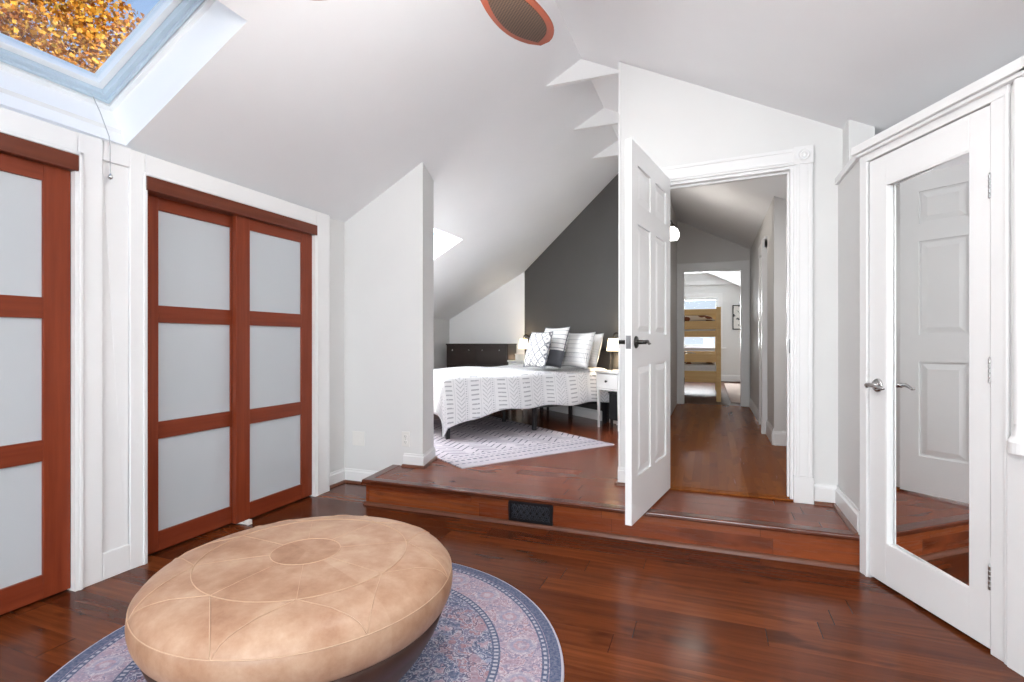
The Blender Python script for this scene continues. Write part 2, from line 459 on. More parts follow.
struct('roof_ridge', MB().box(-1.2, -.5, -4.15, 13.7, 3.30, 3.60), M['roof'], 'ridge cap on top of the roof', 'roof')

def skylight(sk, n, label, cord=False, zf=ZL, k=.555):
    u0, u1, v0, v1 = sk
    sl = math.sqrt(1 + k ** 2); ex = Vector((1, 0, k)) / sl; ey = Vector((0, 1, 0)); ez = Vector((-k, 0, 1)) / sl
    T = Matrix.Translation((v0, u0, zf(v0))) @ Matrix((ex, ey, ez)).transposed().to_4x4()
    W, H = (v1 - v0) * sl, u1 - u0
    root = thing('window_%d' % n, label, 'skylight', kind='structure')
    def ring(m, z0, z1, lo, hi, mb):      # frame between inset lo and inset hi
        mb.box(lo, W - lo, lo, hi, z0, z1, m); mb.box(lo, W - lo, H - hi, H - lo, z0, z1, m)
        mb.box(lo, hi, hi, H - hi, z0, z1, m); mb.box(W - hi, W - lo, hi, H - hi, z0, z1, m)
    mb = MB(); ring(T, WELL - .055, WELL + .06, .0, .024, mb); mb.build('window_frame', M['sash'], root, bevel=.004)
    mb = MB(); ring(T, WELL - .03, WELL + .07, .024, .064, mb); ring(T, WELL - .045, WELL - .03, .03, .042, mb); mb.build('sash_rail', M['alu'], root, bevel=.005)
    mb = MB(); ring(T, WELL + .0, WELL + .06, .064, .094, mb); mb.build('glazing_bead', M['sash'], root, bevel=.004)
    MB().box(.09, W - .09, .09, H - .09, WELL + .028, WELL + .036, T).build('pane', M['glass'], root)
    if cord:
        a = T @ Vector((.035, H - .105, WELL - .03))
        mb = MB().tube([a, a + Vector((.07, -.005, -.10)), Vector((-2.712, a.y - .008, 2.14)), Vector((-2.704, a.y - .008, 2.09)), Vector((-2.702, a.y - .008, 1.955))], .0022, 6)
        c = mb.build('pull_cord', M['cord'], root)
        MB().lathe([(0, -.018), (.009, -.012), (.011, -.002), (.006, .008), (.003, .014), (0, .016)], Matrix.Translation((-2.702, a.y - .008, 1.945)), 12).build('cord_knob', M['nickel'], c, smooth=True)
    return root, T, W, H
sk1 = skylight(SK1, 1, 'skylight at upper left showing an orange autumn tree', True)
sk2 = skylight(SK2, 2, 'bright skylight over the bedroom behind the short white wall')
sk3 = skylight(SK3, 3, 'rear skylight over the closet side of the room')  # unseen skylight, added to even out the room light
sk5 = skylight(SK5, 8, 'rear skylight on the right roof slope', False, ZR, -.495)  # added behind the camera as another source of fill

# walls of the main room
VW, VF = -2.80, -2.72
C1, C2 = (.22, 1.53), (1.835, 3.085)      # closet openings along y
HZ = 2.005
mb = MB()
mb.prism([(VW - .11, -4.1), (VW, -4.1), (VW, C1[0]), (VW - .11, C1[0])], 0, UP)
mb.prism([(VW - .11, C1[1]), (VW, C1[1]), (VW, C2[0]), (VW - .11, C2[0])], 0, UP)
mb.prism([(VW - .11, C2[1]), (VW, C2[1]), (VW, 3.52), (VW - .11, 3.52)], 0, UP)
for c in (C1, C2): mb.prism([(VW - .11, c[0]), (VW, c[0]), (VW, c[1]), (VW - .11, c[1])], HZ, UP)
struct('wall_left', mb, M['wall'], 'white closet wall on the left under the skylight', 'wall')
struct('wall_stub', MB().prism([(VW - .1, 3.5), (-2.065, 3.5), (-2.15, 3.82), (VW - .1, 3.82)], 0, UP), M['wall'], 'short white wall with sloping top at the bedroom entrance', 'wall')
struct('wall_eave', MB().box(-4.15, -3.93, -4.15, 8.4, -.1, 1.62), M['wall'], 'low knee wall at the left eave of the bedroom', 'wall')
struct('wall_closet_end', MB().prism([(-4.05, 3.66), (VW - .08, 3.66), (VW - .08, 3.80), (-4.05, 3.80)], 0, UP), M['wall'], 'white wall closing the closets off from the bedroom', 'wall')
struct('wall_gable', MB().prism([(-4.1, 7.5), (-2.55, 7.5), (-2.55, 7.62), (-4.1, 7.62)], 0, UP), M['ceil'], 'white gable wall behind the dark dresser', 'wall')
# diagonal bedroom wall
BX, SX = Vector((.633, .774, 0)), Vector((.774, -.633, 0))
W0 = Vector((-1.0, 6.15, 0))
def wp(s, b, z=0.): return W0 + SX * s + BX * b + Vector((0, 0, z))   # s along the wall, b towards it (negative = into the room)
pts = [tuple(wp(s, b)[:2]) for s, b in ((-2.12, 0), (.62, 0), (.62, .1), (-2.12, .1))]
mb = MB()
n_ = 12
for i in range(n_):       # split so that the top follows both roof slopes
    a, b = -2.12 + 2.66 * i / n_, -2.12 + 2.66 * (i + 1) / n_
    mb.prism([tuple(wp(s, q)[:2]) for s, q in ((a, 0), (b, 0), (b, .1), (a, .1))], 0, UP)
struct('wall_bedroom', mb, M['dark'], 'charcoal grey slanted wall behind the bed', 'wall')
PX0, PX1 = -.566, -.478
mb = MB()
mb.prism([(PX0, 3.566), (PX1, 3.566), (PX1, 8.4), (PX0, 8.4)], 0, UP)
struct('wall_partition', mb, M['wall'], 'white partition between bedroom and hall', 'wall')
DL, DR = -.30, .478
DZL, DZR = 2.19, 2.215
YD = 3.566
mb = MB()
mb.prism([(PX1, YD), (DL, YD), (DL, YD + .11), (PX1, YD + .11)], 0, UP)
mb.prism([(DR, YD), (.86, YD), (.86, YD + .11), (DR, YD + .11)], 0, UP)
mb.prism([(DL, YD), (DR, YD), (DR, YD + .11), (DL, YD + .11)], lambda x, y: DZL + (DZR - DZL) * (x - DL) / (DR - DL), UP)
struct('wall_doorway', mb, M['wall'], 'white gable wall around the hall doorway', 'wall')
# mirror closet box on the right with an open ledge on top
P0 = Vector((.710, 3.035, 0)); MD = Vector((.037 * CT + .9993 * ST, .037 * ST - .9993 * CT, 0)).normalized(); MN = Vector((MD.y, -MD.x, 0))
LZ = 2.10
TM = Matrix((MD, -MN, Vector((0, 0, 1)))).transposed().to_4x4(); TM.translation = P0   # local: x along wall, y into wall, z up
T_L, T_R = .052, .675                     # door opening along the wall
T_E = .83
mb = MB()
mb.box(-.0, T_L, 0.0, .09, 0, LZ, TM); mb.box(T_R, T_E, 0, .09, 0, LZ, TM); mb.box(T_L, T_R, 0, .09, 2.025, LZ, TM)
struct('wall_mirror_side', mb, M['wall'], 'narrow angled white wall holding the mirrored door', 'wall')
pe = TM @ Vector((T_E, 0, 0))
struct('wall_short', MB().prism([(.712, 3.05), (.80, 3.05), (.80, 3.58), (.712, 3.58)], 0, LZ), M['wall'], 'short white side wall between doorway and mirrored door', 'wall')
mb = MB().prism([(.735, 3.42), (.86, 3.42), (.86, 3.60), (.735, 3.60)], LZ - .4, UP)
mb.prism([(.86, 3.53), (1.6, 3.53), (1.6, 3.66), (.86, 3.66)], 0, UP)
struct('wall_upper', mb, M['wall'], 'white wall pier above the ledge beside the doorway', 'wall')
mb = MB().box(pe.x, pe.x + .09, -4.1, pe.y + .03, 0, LZ)
struct('wall_right', mb, M['wall'], 'white wall at the far right edge past the mirrored door', 'wall')
mb = MB().prism([(.72, 3.56), (.72, 3.07), (pe.x + .02, pe.y), (pe.x + .02, -4.1), (1.62, -4.1), (1.62, 3.56)], LZ, LZ + .012)
struct('trim_6', mb, M['trim'], 'flat top board of the ledge over the mirrored closet', 'ledge')
struct('wall_eave_right', MB().prism([(1.55, -4.1), (1.66, -4.1), (1.66, 3.6), (1.55, 3.6)], 0, UP), M['wall'], 'low white wall at the back of the ledge', 'wall')
# back wall with an unseen window, added for even light
mb = MB()
BWX0, BWX1, BWZ0, BWZ1 = -1.65, .93, .75, 2.15
for a, b in ((-4.2, BWX0), (BWX0, RIDGE), (RIDGE, BWX1), (BWX1, 2.3)):
    q = [(a, -4.12), (b, -4.12), (b, -4.0), (a, -4.0)]
    if a < BWX0 or b > BWX1: mb.prism(q, 0, UP)
    else: mb.prism(q, 0, BWZ0); mb.prism(q, BWZ1, UP)
struct('wall_back', mb, M['wall'], 'white gable wall at the rear of the room', 'wall')
root = thing('window_4', 'wide window in the rear gable wall', 'window', kind='structure')
mb = MB()
mb.box(BWX0, BWX1, -4.10, -4.00, BWZ0, BWZ0 + .05); mb.box(BWX0, BWX1, -4.10, -4.00, BWZ1 - .05, BWZ1)
for x in (BWX0, -.82, .05, BWX1 - .05): mb.box(x, x + .05, -4.10, -4.00, BWZ0, BWZ1)
mb.build('window_frame', M['sash'], root, bevel=.004)
MB().box(BWX0 + .03, BWX1 - .03, -4.07, -4.064, BWZ0 + .03, BWZ1 - .03).build('pane', M['glass'], root)
struct('wall_eave_outer', MB().box(2.2, 2.3, -4.15, 13.6, -.1, 1.75), M['wall'], 'outer wall at the right eave', 'wall')

# hall shell
root = thing('window_6', 'side window in the hall nook behind the closet', 'window', kind='structure')  # window added out of view to light the hall
mb = MB()
for a, b, c, d in ((4.0, 4.06, 1.1, 2.1), (4.94, 5.0, 1.1, 2.1), (4.06, 4.94, 1.1, 1.16), (4.06, 4.94, 2.04, 2.1), (4.06, 4.94, 1.58, 1.62)): mb.box(1.17, 1.2, a, b, c, d)
mb.build('window_frame', M['sash'], root)
MB().box(1.19, 1.196, 4.05, 4.95, 1.15, 2.05).build('pane', M['glass'], root)
mb = MB()
mb.prism([(.557, 5.35), (1.3, 5.35), (1.3, 5.45), (.557, 5.45)], HF, UP)
HD0, HD1 = 6.02, 6.60
mb.prism([(.557, 5.44), (.66, 5.44), (.66, HD0), (.557, HD0)], HF, UP)
mb.prism([(.557, HD1), (.66, HD1), (.66, 8.36), (.557, 8.36)], HF, UP)
mb.prism([(.557, HD0), (.66, HD0), (.66, HD1), (.557, HD1)], 2.15, UP)
mb.prism([(1.2, 3.64), (1.3, 3.64), (1.3, 5.36), (1.2, 5.36)], 0, UP)
struct('wall_hall_right', mb, M['hallwall'], 'grey right hand wall of the hall with a closed door', 'wall')
struct('wall_hall_left', MB().prism([(PX1, 3.68), (PX1 + .012, 3.68), (PX1 + .012, 8.36), (PX1, 8.36)], HF, UP), M['hallwall'], 'grey left hand wall of the hall behind the open door', 'wall')
FL, FR, FY, FZ = -.379, .447, 8.35, 2.21
mb = MB()
mb.prism([(PX1 - .05, FY), (FL, FY), (FL, FY + .11), (PX1 - .05, FY + .11)], HF, UP)
mb.prism([(FR, FY), (.70, FY), (.70, FY + .11), (FR, FY + .11)], HF, UP)
mb.prism([(FL, FY), (FR, FY), (FR, FY + .11), (FL, FY + .11)], FZ, UP)
struct('wall_hall_end', mb, M['hallwall'], 'grey wall at the end of the hall around the far doorway', 'wall')
EY = 13.4
WX0, WX1, WZ0, WZ1 = -.95, .20, 1.0, 2.2
mb = MB()
for a, b in ((-2.0, RIDGE), (RIDGE, WX0) if RIDGE < WX0 else (RIDGE, RIDGE + .001), (WX1, 2.3)): mb.prism([(a, EY), (b, EY), (b, EY + .1), (a, EY + .1)], 0, UP) if b - a > .01 and a > -1.9 else None
mb.prism([(-2.2, EY), (WX0, EY), (WX0, EY + .1), (-2.2, EY + .1)], 0, lambda x, y: min(UP(x), 3.1))
mb.prism([(WX0, EY), (WX1, EY), (WX1, EY + .1), (WX0, EY + .1)], 0, WZ0)
mb.prism([(WX0, EY), (RIDGE, EY), (RIDGE, EY + .1), (WX0, EY + .1)], WZ1, UP); mb.prism([(RIDGE, EY), (WX1, EY), (WX1, EY + .1), (RIDGE, EY + .1)], WZ1, UP)
struct('wall_far', mb, M['wall'], 'white end wall of the far room with a picture', 'wall')
struct('wall_far_left', MB().prism([(-2.2, 8.4), (-2.1, 8.4), (-2.1, 13.45), (-2.2, 13.45)], 0, UP), M['wall'], 'left wall of the far room', 'wall')
struct('wall_far_front', MB().prism([(-2.2, 8.38), (PX1 - .03, 8.38), (PX1 - .03, 8.48), (-2.2, 8.48)], 0, lambda x, y: min(UP(x), 3.25)), M['wall'], 'front wall of the far room beside the hall', 'wall')
struct('wall_far_right', MB().prism([(1.6, 8.4), (1.7, 8.4), (1.7, 13.45), (1.6, 13.45)], 0, UP), M['wall'], 'right wall of the far room', 'wall')
root = thing('window_5', 'bright window behind the bunk bed in the far room', 'window', kind='structure')
mb = MB()
for a, b, c, d in ((WX0, WX0 + .06, WZ0, WZ1), (WX1 - .06, WX1, WZ0, WZ1), (WX0 + .06, WX1 - .06, WZ0, WZ0 + .06), (WX0 + .06, WX1 - .06, WZ1 - .06, WZ1), (WX0 + .06, WX1 - .06, 1.58, 1.63)):
    mb.box(a, b, EY + .02, EY + .08, c, d)
mb.build('window_frame', M['sash'], root)
MB().box(WX0 + .05, WX1 - .05, EY + .045, EY + .052, WZ0 + .05, WZ1 - .05).build('pane', M['glass'], root)
mb = MB().box(WX0 - .09, WX0, EY - .02, EY, WZ0, WZ1 + .1).box(WX1, WX1 + .09, EY - .02, EY, WZ0, WZ1 + .1).box(WX0, WX1, EY - .02, EY, WZ1, WZ1 + .1)
mb.build('window_casing', M['trim'], root)
MB().box(WX0 - .14, WX1 + .17, EY - .07, EY, WZ0 - .035, WZ0).build('window_sill', M['trim'], root, bevel=.006)
struct('trim_7', MB().box(-2.1, 1.6, EY - .05, EY, 2.50, 2.60), M['trim'], 'white rail high on the end wall of the far room', 'moulding')

# ridge ties: three boxed triangles under the ridge
for k, y in enumerate((3.70, 4.55, 5.33)):
    yy = y; zb = 3.044
    xl = (zb - 3.676) / .555; xr = min(RIDGE + (3.195 - zb) / .495, PX0)
    mb = MB(); t = .035
    pts = [(xl - .01, zb), (PX0, zb), (PX0, ZR(PX0) + .004), (RIDGE, 3.195 + .004)]
    vs = [(x, yy + d, z) for d in (0, t) for x, z in pts]; n = len(pts)
    mb.add(vs, [tuple(range(n)), tuple(reversed(range(n, 2 * n)))] + [(i, (i + 1) % n, n + (i + 1) % n, n + i) for i in range(n)])
    o = struct('trim_%d' % (8 + k), mb, M['trim'], ['white triangular ridge tie nearest the doorway wall, largest of three', 'middle white triangular ridge tie behind the largest one', 'smallest white ridge tie just above the charcoal wall'][k], 'ridge tie')

# ------------------------------------------------------------------ trim of the left wall
def closet_trim():
    mb = MB(); CTOP = 2.112
    # casings, headers and the panelled pilaster, one moulded surround standing proud of the wall
    for y0, y1 in ((C1[1], C1[1] + .105), (C2[0] - .075, C2[0]), (C2[1], C2[1] + .145), (C1[0] - .1, C1[0])):
        mb.box(VW, VF, y0, y1, 0., CTOP)
    for c in (C1, C2): mb.box(VW, VF, c[0], c[1], HZ, CTOP)
    y0, y1 = C1[1] + .105, C2[0] - .075
    mb.box(VW, VF - .014, y0, y1, 0, CTOP); mb.box(VF - .014, VF, y0, y1, .0, .13); mb.box(VF - .014, VF, y0, y1, 2.02, CTOP)
    mb.box(VW, VF - .010, -4.0, C1[0] - .1, 0, CTOP)
    mb.box(VF, VF + .010, C1[1], C1[1] + .018, 0, HZ + .02); mb.box(VF, VF + .010, C1[0], C1[1] + .018, HZ, HZ + .018)
    mb.box(VF, VF + .008, C2[0] - .012, C2[0], 0, HZ + .012); mb.box(VF, VF + .008, C2[0], C2[1], HZ, HZ + .012); mb.box(VF, VF + .008, C2[1], C2[1] + .012, 0, HZ + .012)
    return mb
struct('trim_11', closet_trim(), M['trim'], 'white moulded casing around the two closet openings', 'casing', bevel=.004)
mb = MB()
for c in (C1, C2):
    mb.box(VW - .108, VF, c[0] - .001, c[0] + .012, 0, HZ); mb.box(VW - .108, VF, c[1] - .012, c[1] + .001, 0, HZ); mb.box(VW - .108, VF, c[0], c[1], HZ - .012, HZ)
struct('trim_12', mb, M['trim'], 'white jamb linings inside the closet openings', 'jamb')
# closet back boards
struct('wall_closet_back', MB().box(-3.45, -3.40, -.5, 3.66, 0, 1.9), M['wall'], 'back wall inside the closets', 'wall')

def sliding_door(n, y0, y1, xo, label, pull=None):
    root = thing('door_%d' % n, label, 'closet door', (VF - xo, y0, .012), kind='structure')
    w, h, t, st = y1 - y0, 1.952, .032, .105
    MB().box(-t, 0, 0, st, 0, h).build('stile', M['cherryV'], root, bevel=.003)
    MB().box(-t, 0, w - st, w, 0, h).build('stile', M['cherryV'], root, bevel=.003)
    zs = [(0, .105), (.607, .700), (1.238, 1.331), (h - .105, h)]
    for a, b in zs: MB().box(-t, -.001, st, w - st, a, b).build('rail', M['cherryH'], root, bevel=.002)
    for (a, b), (c, d) in zip(zs, zs[1:]):
        MB().box(-t * .72, -t * .42, st - .008, w - st + .008, b - .008, c + .008).build('pane', M['frost'], root)
    if pull: MB().lathe([(.02, -.002), (.024, .001), (.022, .004), (.012, .002), (0, .001)], Matrix.Translation((0, pull, .66)) @ Matrix.Rotation(R(90), 4, 'Y'), 20).build('finger_pull', M['nickel'], root, smooth=True)
    return root
cm = (C2[0] + C2[1]) / 2
sliding_door(1, C1[0] + .6, C1[1] - .014, .028, 'cherry sliding closet door with frosted panes, cut by the left edge', .05)
sliding_door(2, C1[0] + .014, C1[0] + .70, .070, 'far rear cherry sliding closet door of the left closet')
sliding_door(3, C2[0] + .014, cm + .055, .070, 'left cherry sliding door of the middle closet, frosted panes, behind its twin')
sliding_door(4, cm - .05, C2[1] - .014, .028, 'right cherry sliding door of the middle closet, frosted panes, in front')
for k, c in enumerate((C1, C2)):
    struct('trim_%d' % (13 + k), MB().box(VF - .10, VF + .012, c[0] + .002, c[1] - .002, 1.93, HZ - .002), M['track'], ['cherry track cover over the left closet doors', 'cherry track cover over the middle closet doors'][k], 'door track', bevel=.003)
o = MB().box(VF - .075, VF + .03, cm - .015, cm + .02, 0, .01).box(VF + .0, VF + .03, cm - .015, cm + .02, .0, .028).build('door_guide', M['plastic'], bevel=.004)
tag(o, 'small white floor guide under the middle closet doors', 'door guide')

# ------------------------------------------------------------------ baseboards and shoe mouldings
def base(mb, a, b, h=.11, t=.016, z=0., side=1):
    d = Vector((b[0] - a[0], b[1] - a[1], 0)); L = d.length; d.normalize(); n = Vector((-d.y, d.x, 0)) * side
    prof = [(0, 0), (t, 0), (t, h * .80), (t * .55, h * .88), (t * .45, h), (0, h)]
    vs = [tuple(Vector((*a, z)) + d * e + n * p + Vector((0, 0, q))) for e in (0, L) for p, q in prof]; m = len(prof)
    return mb.add(vs, [tuple(range(m)), tuple(range(2 * m - 1, m - 1, -1))] + [(i, (i + 1) % m, m + (i + 1) % m, m + i) for i in range(m)])
mb = MB(); base(mb, (VW, C2[1] + .145), (VW, 3.5), side=-1, t=.018); base(mb, (-2.32, 3.5), (VW, 3.5), side=1)
struct('baseboard_left', mb, M['trim'], 'white baseboard in the corner beside the middle closet', 'baseboard')
mb = MB(); qround(mb, (VW + .018, 3.24), (VW + .018, 3.485), .018, 0, -1); qround(mb, (-2.32, 3.484), (VW + .018, 3.484), .018, 0, 1)
struct('trim_15', mb, M['shoe'], 'brown shoe moulding in the corner beside the middle closet', 'moulding')
mb = MB(); base(mb, (-2.05, 3.5), (-2.23, 3.5), z=PF, side=1, h=.10); base(mb, (-2.15, 3.82), (-2.065, 3.49), z=PF, side=1, h=.10)
struct('baseboard_stub', mb, M['trim'], 'white baseboard around the end of the short sloping wall', 'baseboard')
mb = MB(); qround(mb, (-2.035, 3.484), (-2.235, 3.484), .018, PF); qround(mb, (-2.134, 3.83), (-2.047, 3.47), .018, PF)
struct('trim_16', mb, M['shoe'], 'brown shoe moulding around the end of the short sloping wall', 'moulding')
mb = MB(); base(mb, (.71, YD), (.585, YD), z=PF, h=.12); base(mb, (.71, 3.06), (.71, YD), z=PF, h=.12)
struct('baseboard_right', mb, M['trim'], 'white baseboard in the corner right of the hall doorway', 'baseboard')
mb = MB(); qround(mb, (.70, YD - .016), (.585, YD - .016), .018, PF); qround(mb, (.694, 3.04), (.694, YD - .0), .018, PF)
struct('trim_17', mb, M['shoe'], 'brown shoe moulding in the corner right of the hall doorway', 'moulding')
mb = MB(); base(mb, (PX0, 3.56), (PX0, 5.75), z=PF, h=.12); base(mb, (DL - .09, YD), (PX0 - .016, YD), z=PF, h=.12)
struct('baseboard_partition', mb, M['trim'], 'white baseboard at the left end of the doorway wall', 'baseboard')
mb = MB(); qround(mb, (PX0 - .016, 3.53), (PX0 - .016, 5.72), .018, PF); qround(mb, (DL - .09, YD - .016), (PX0 - .035, YD - .016), .018, PF)
struct('trim_18', mb, M['shoe'], 'brown shoe moulding at the left end of the doorway wall', 'moulding')
mb = MB(); a, b = wp(.52, 0), wp(-2.1, 0); base(mb, (a.x, a.y), (b.x, b.y), z=PF, h=.12)
struct('baseboard_bedroom', mb, M['trim'], 'white baseboard along the charcoal wall', 'baseboard')
mb = MB(); base(mb, (.557, 5.35), (.557, HD0 - .09), z=HF, h=.15, side=1); base(mb, (1.2, 5.35), (.557, 5.35), z=HF, h=.13, side=1); base(mb, (.557, HD1 + .09), (.557, FY), z=HF, h=.13, side=1)
struct('baseboard_hall', mb, M['trim'], 'white baseboard along the right wall of the hall', 'baseboard')
mb = MB(); base(mb, (1.6, EY), (-2.1, EY), z=HF, h=.16)
struct('baseboard_far', mb, M['trim'], 'white baseboard on the end wall of the far room', 'baseboard')
struct('trim_30', MB().box(PX0 - .012, PX0, 3.556, 3.60, PF, ZC(PX0)), M['trim'], 'slim white corner strip on the left end of the doorway wall', 'corner trim')

# hall doorway casing
mb = MB()
cw = .098
mb.box(DR + .0, DR + cw, YD - .02, YD, PF + .16, DZR + .02); mb.box(DR + .012, DR + .03, YD - .026, YD, PF + .16, DZR + .03); mb.box(DR + cw - .02, DR + cw, YD - .026, YD, PF + .16, DZR)
mb.box(DR - .002, DR + cw + .006, YD - .03, YD, PF, PF + .16)
mb.box(DL - cw, DL, YD - .02, YD, PF + .16, DZL); mb.box(DL - cw - .006, DL + .002, YD - .03, YD, PF, PF + .16)
sk = lambda k: (lambda x, y: DZL + (DZR - DZL) * (x - DL) / (DR - DL) + k)
mb.prism([(DL - .01, YD - .02), (DR + .01, YD - .02), (DR + .01, YD), (DL - .01, YD)], sk(0), sk(cw)); mb.prism([(DL, YD - .026), (DR + .02, YD - .026), (DR + .02, YD), (DL, YD)], sk(.012), sk(.03))
mb.prism([(DL, YD - .026), (DR, YD - .026), (DR, YD), (DL, YD)], sk(cw - .02), sk(cw))
for x, z in ((DR - .002, DZR), (DL - cw - .004, DZL)):
    mb.box(x, x + cw + .006, YD - .03, YD, z, z + cw + .008)
    mb.lathe([(.0, 0), (.012, .004), (.02, 0), (.03, .006), (.036, 0)], Matrix.Translation((x + cw / 2 + .003, YD - .03, z + cw / 2 + .004)) @ Matrix.Rotation(R(90), 4, 'X'), 20)
struct('trim_19', mb, M['trim'], 'white casing with corner blocks around the hall doorway', 'casing', bevel=.002)
mb = MB()
mb.box(DR - .018, DR + .001, YD - .004, YD + .125, PF, DZR); mb.box(DL - .001, DL + .018, YD - .004, YD + .125, PF, DZL)
mb.prism([(DL + .018, YD - .0035), (DR - .018, YD - .0035), (DR - .018, YD + .1245), (DL + .018, YD + .1245)], sk(-.018), sk(.001))
mb.box(DR - .03, DR - .018, YD + .04, YD + .075, PF, DZR - .018); mb.prism([(DL + .018, YD + .04), (DR - .03, YD + .04), (DR - .03, YD + .075), (DL + .018, YD + .075)], sk(-.03), sk(-.018))
jr = struct('trim_20', mb, M['trim'], 'white jamb lining of the hall doorway', 'jamb')
MB().box(DR - .0205, DR - .018, YD + .0, YD + .03, PF + .90, PF + .985).build('strike_plate', M['iron'], jr, bevel=.001)
# mirror door casing
mb = MB()
mb.box(-.004, T_L, -.012, 0, 0, 2.035, TM); mb.box(T_R, T_R + .068, -.010, 0, 0, 2.035, TM); mb.box(-.004, T_R + .068, -.012, 0, 2.025, LZ - .02, TM)
mb.box(T_L - .012, T_L, -.018, 0, 0, 2.025, TM); mb.box(T_R + .056, T_R + .068, -.016, 0, 0, 2.03, TM)
struct('trim_21', mb, M['trim'], 'white casing around the mirrored door', 'casing', bevel=.003)
mb = MB().box(-.02, T_E + .01, -.045, .03, LZ - .025, LZ + .015, TM)
mb.box(-.01, T_E, -.03, 0, LZ - .04, LZ - .025, TM)
mb.prism([(.696, 3.02), (.73, 3.02), (.73, YD), (.696, YD)], LZ - .025, LZ + .014)
mb.box(pe.x - .045, pe.x + .03, -4.0, pe.y + .02, LZ - .025, LZ + .0145)
struct('trim_22', mb, M['trim'], 'white cap moulding running above the mirrored door', 'moulding', bevel=.003)
mb = MB().prism([(T_R + .072, -.02), (T_E + .02, -.02), (T_E + .02, 0), (T_R + .072, 0)], 0, .80, TM)
mb.lathe([(.022, .86), (.022, 2.06)], TM @ Matrix.Translation((T_R + .105, 0, 0)), 20)
mb.lathe([(.045, .76), (.045, .80), (.034, .82), (.024, .86)], TM @ Matrix.Translation((T_R + .115, 0, 0)), 24)
mb.box(pe.x - .03, pe.x, -4.0, pe.y - .012, .735, .775).box(pe.x - .016, pe.x, -4.0, pe.y - .012, .11, .735)
base(mb, (pe.x, -4.0), (pe.x, pe.y - .012), h=.14, t=.026, side=1)
struct('trim_23', mb, M['trim'], 'white wainscot and chair rail at the far right edge', 'wainscot', bevel=.004)

# ------------------------------------------------------------------ panel doors
def panel_door(root, w, h, t, mat, rows, cols=2, st=.105, mid=.10):
    """local: x from hinge, y thickness 0..t, z up. rows = list of (z0, z1) of panels"""
    mb = MB(); pw = (w - 2 * st - mid * (cols - 1)) / cols
    xs = [st + i * (pw + mid) for i in range(cols)]
    mb.box(0, st, 0, t, 0, h); mb.box(w - st, w, 0, t, 0, h)
    for i in range(cols - 1): mb.box(xs[i] + pw, xs[i + 1], 0, t, 0, h)
    prev = 0
    for z0, z1 in rows + [(h, h)]:
        for x in xs:
            if z0 - prev > 1e-4: mb.box(x, x + pw, 0, t, prev, z0)
        prev = z1
    for z0, z1 in rows:
        for x in xs:
            mb.box(x, x + pw, .011, t - .011, z0, z1)
            for ys, yn in ((.011, .002), (t - .011, t - .002)):   # raised field with sloping margins
                a, b = .012, .045
                vs = [(x + a, ys, z0 + a), (x + pw - a, ys, z0 + a), (x + pw - a, ys, z1 - a), (x + a, ys, z1 - a),
                      (x + b, yn, z0 + b), (x + pw - b, yn, z0 + b), (x + pw - b, yn, z1 - b), (x + b, yn, z1 - b)]
                mb.add(vs, [(4, 5, 6, 7), (0, 1, 5, 4), (1, 2, 6, 5), (2, 3, 7, 6), (3, 0, 4, 7)])
    return mb.build('door_leaf', mat, root)

def lever(root, x, y, z, sgn, dirx, mat, L=.105):
    """rosette and scrolled lever on face y, pointing out along sgn*y"""
    T = Matrix.Translation((x, y, z)) @ Matrix.Rotation(R(-90 * sgn), 4, 'X')
    h = MB().lathe([(.033, 0), (.033, .004), (.029, .009), (.02, .011), (.012, .013), (.0105, .05), (.012, .056), (.0, .058)], T, 24).build('handle', mat, root, smooth=True)
    yo = y + sgn * .05
    pts = [(x - dirx * .012, yo, z), (x, yo, z + .001), (x + dirx * .03, yo + sgn * .004, z + .004), (x + dirx * .06, yo, z - .002), (x + dirx * .085, yo - sgn * .004, z - .010), (x + dirx * L, yo - sgn * .002, z - .008)]
    MB().tube(pts, [.008, .0105, .009, .007, .006, .004], 10).build('lever', mat, h, smooth=True)
    return h
def hinge(root, x, y, z, mat, h=.09):
    mb = MB()
    for i in range(5): mb.lathe([(.006, i * h / 5 + .001), (.0065, i * h / 5 + .003), (.0065, (i + 1) * h / 5 - .003), (.006, (i + 1) * h / 5 - .001)], Matrix.Translation((x, y, z)), 10)
    mb.lathe([(0, h), (.005, h + .001), (.004, h + .006), (0, h + .007)], Matrix.Translation((x, y, z)), 10)
    return mb.build('hinge', mat, root)

ROWS = [(.235, .83), (1.00, 1.59), (1.70, 1.905)]
DW, DH = .812, 2.015
op = R(-99.8)
ds = thing('door_5', 'white six panel door standing open in front of the hall', 'door', (DL + .026, YD - .014, PF + .014), op, kind='structure')
# leaf: local x runs from the hinge, local +y faces the hall side when open
panel_door(ds, DW, DH, .035, M['door'], ROWS)
lever(ds, DW - .068, .035, .955, 1, -1, M['iron'], .11)
lever(ds, DW - .068, 0., .955, -1, -1, M['iron'], .11)
MB().box(DW, DW + .0015, .004, .031, .92, .99).box(DW, DW + .009, .011, .024, .945, .965).build('latch_plate', M['steel'], ds, bevel=.001)
for z in (.18, .95, 1.72):
    mb = MB().box(-.0018, 0, .003, .032, z, z + .09)
    mb.lathe([(.006, z), (.006, z + .09)], Matrix.Translation((-.004, -.002, 0)), 10); mb.build('hinge', M['iron'], ds)

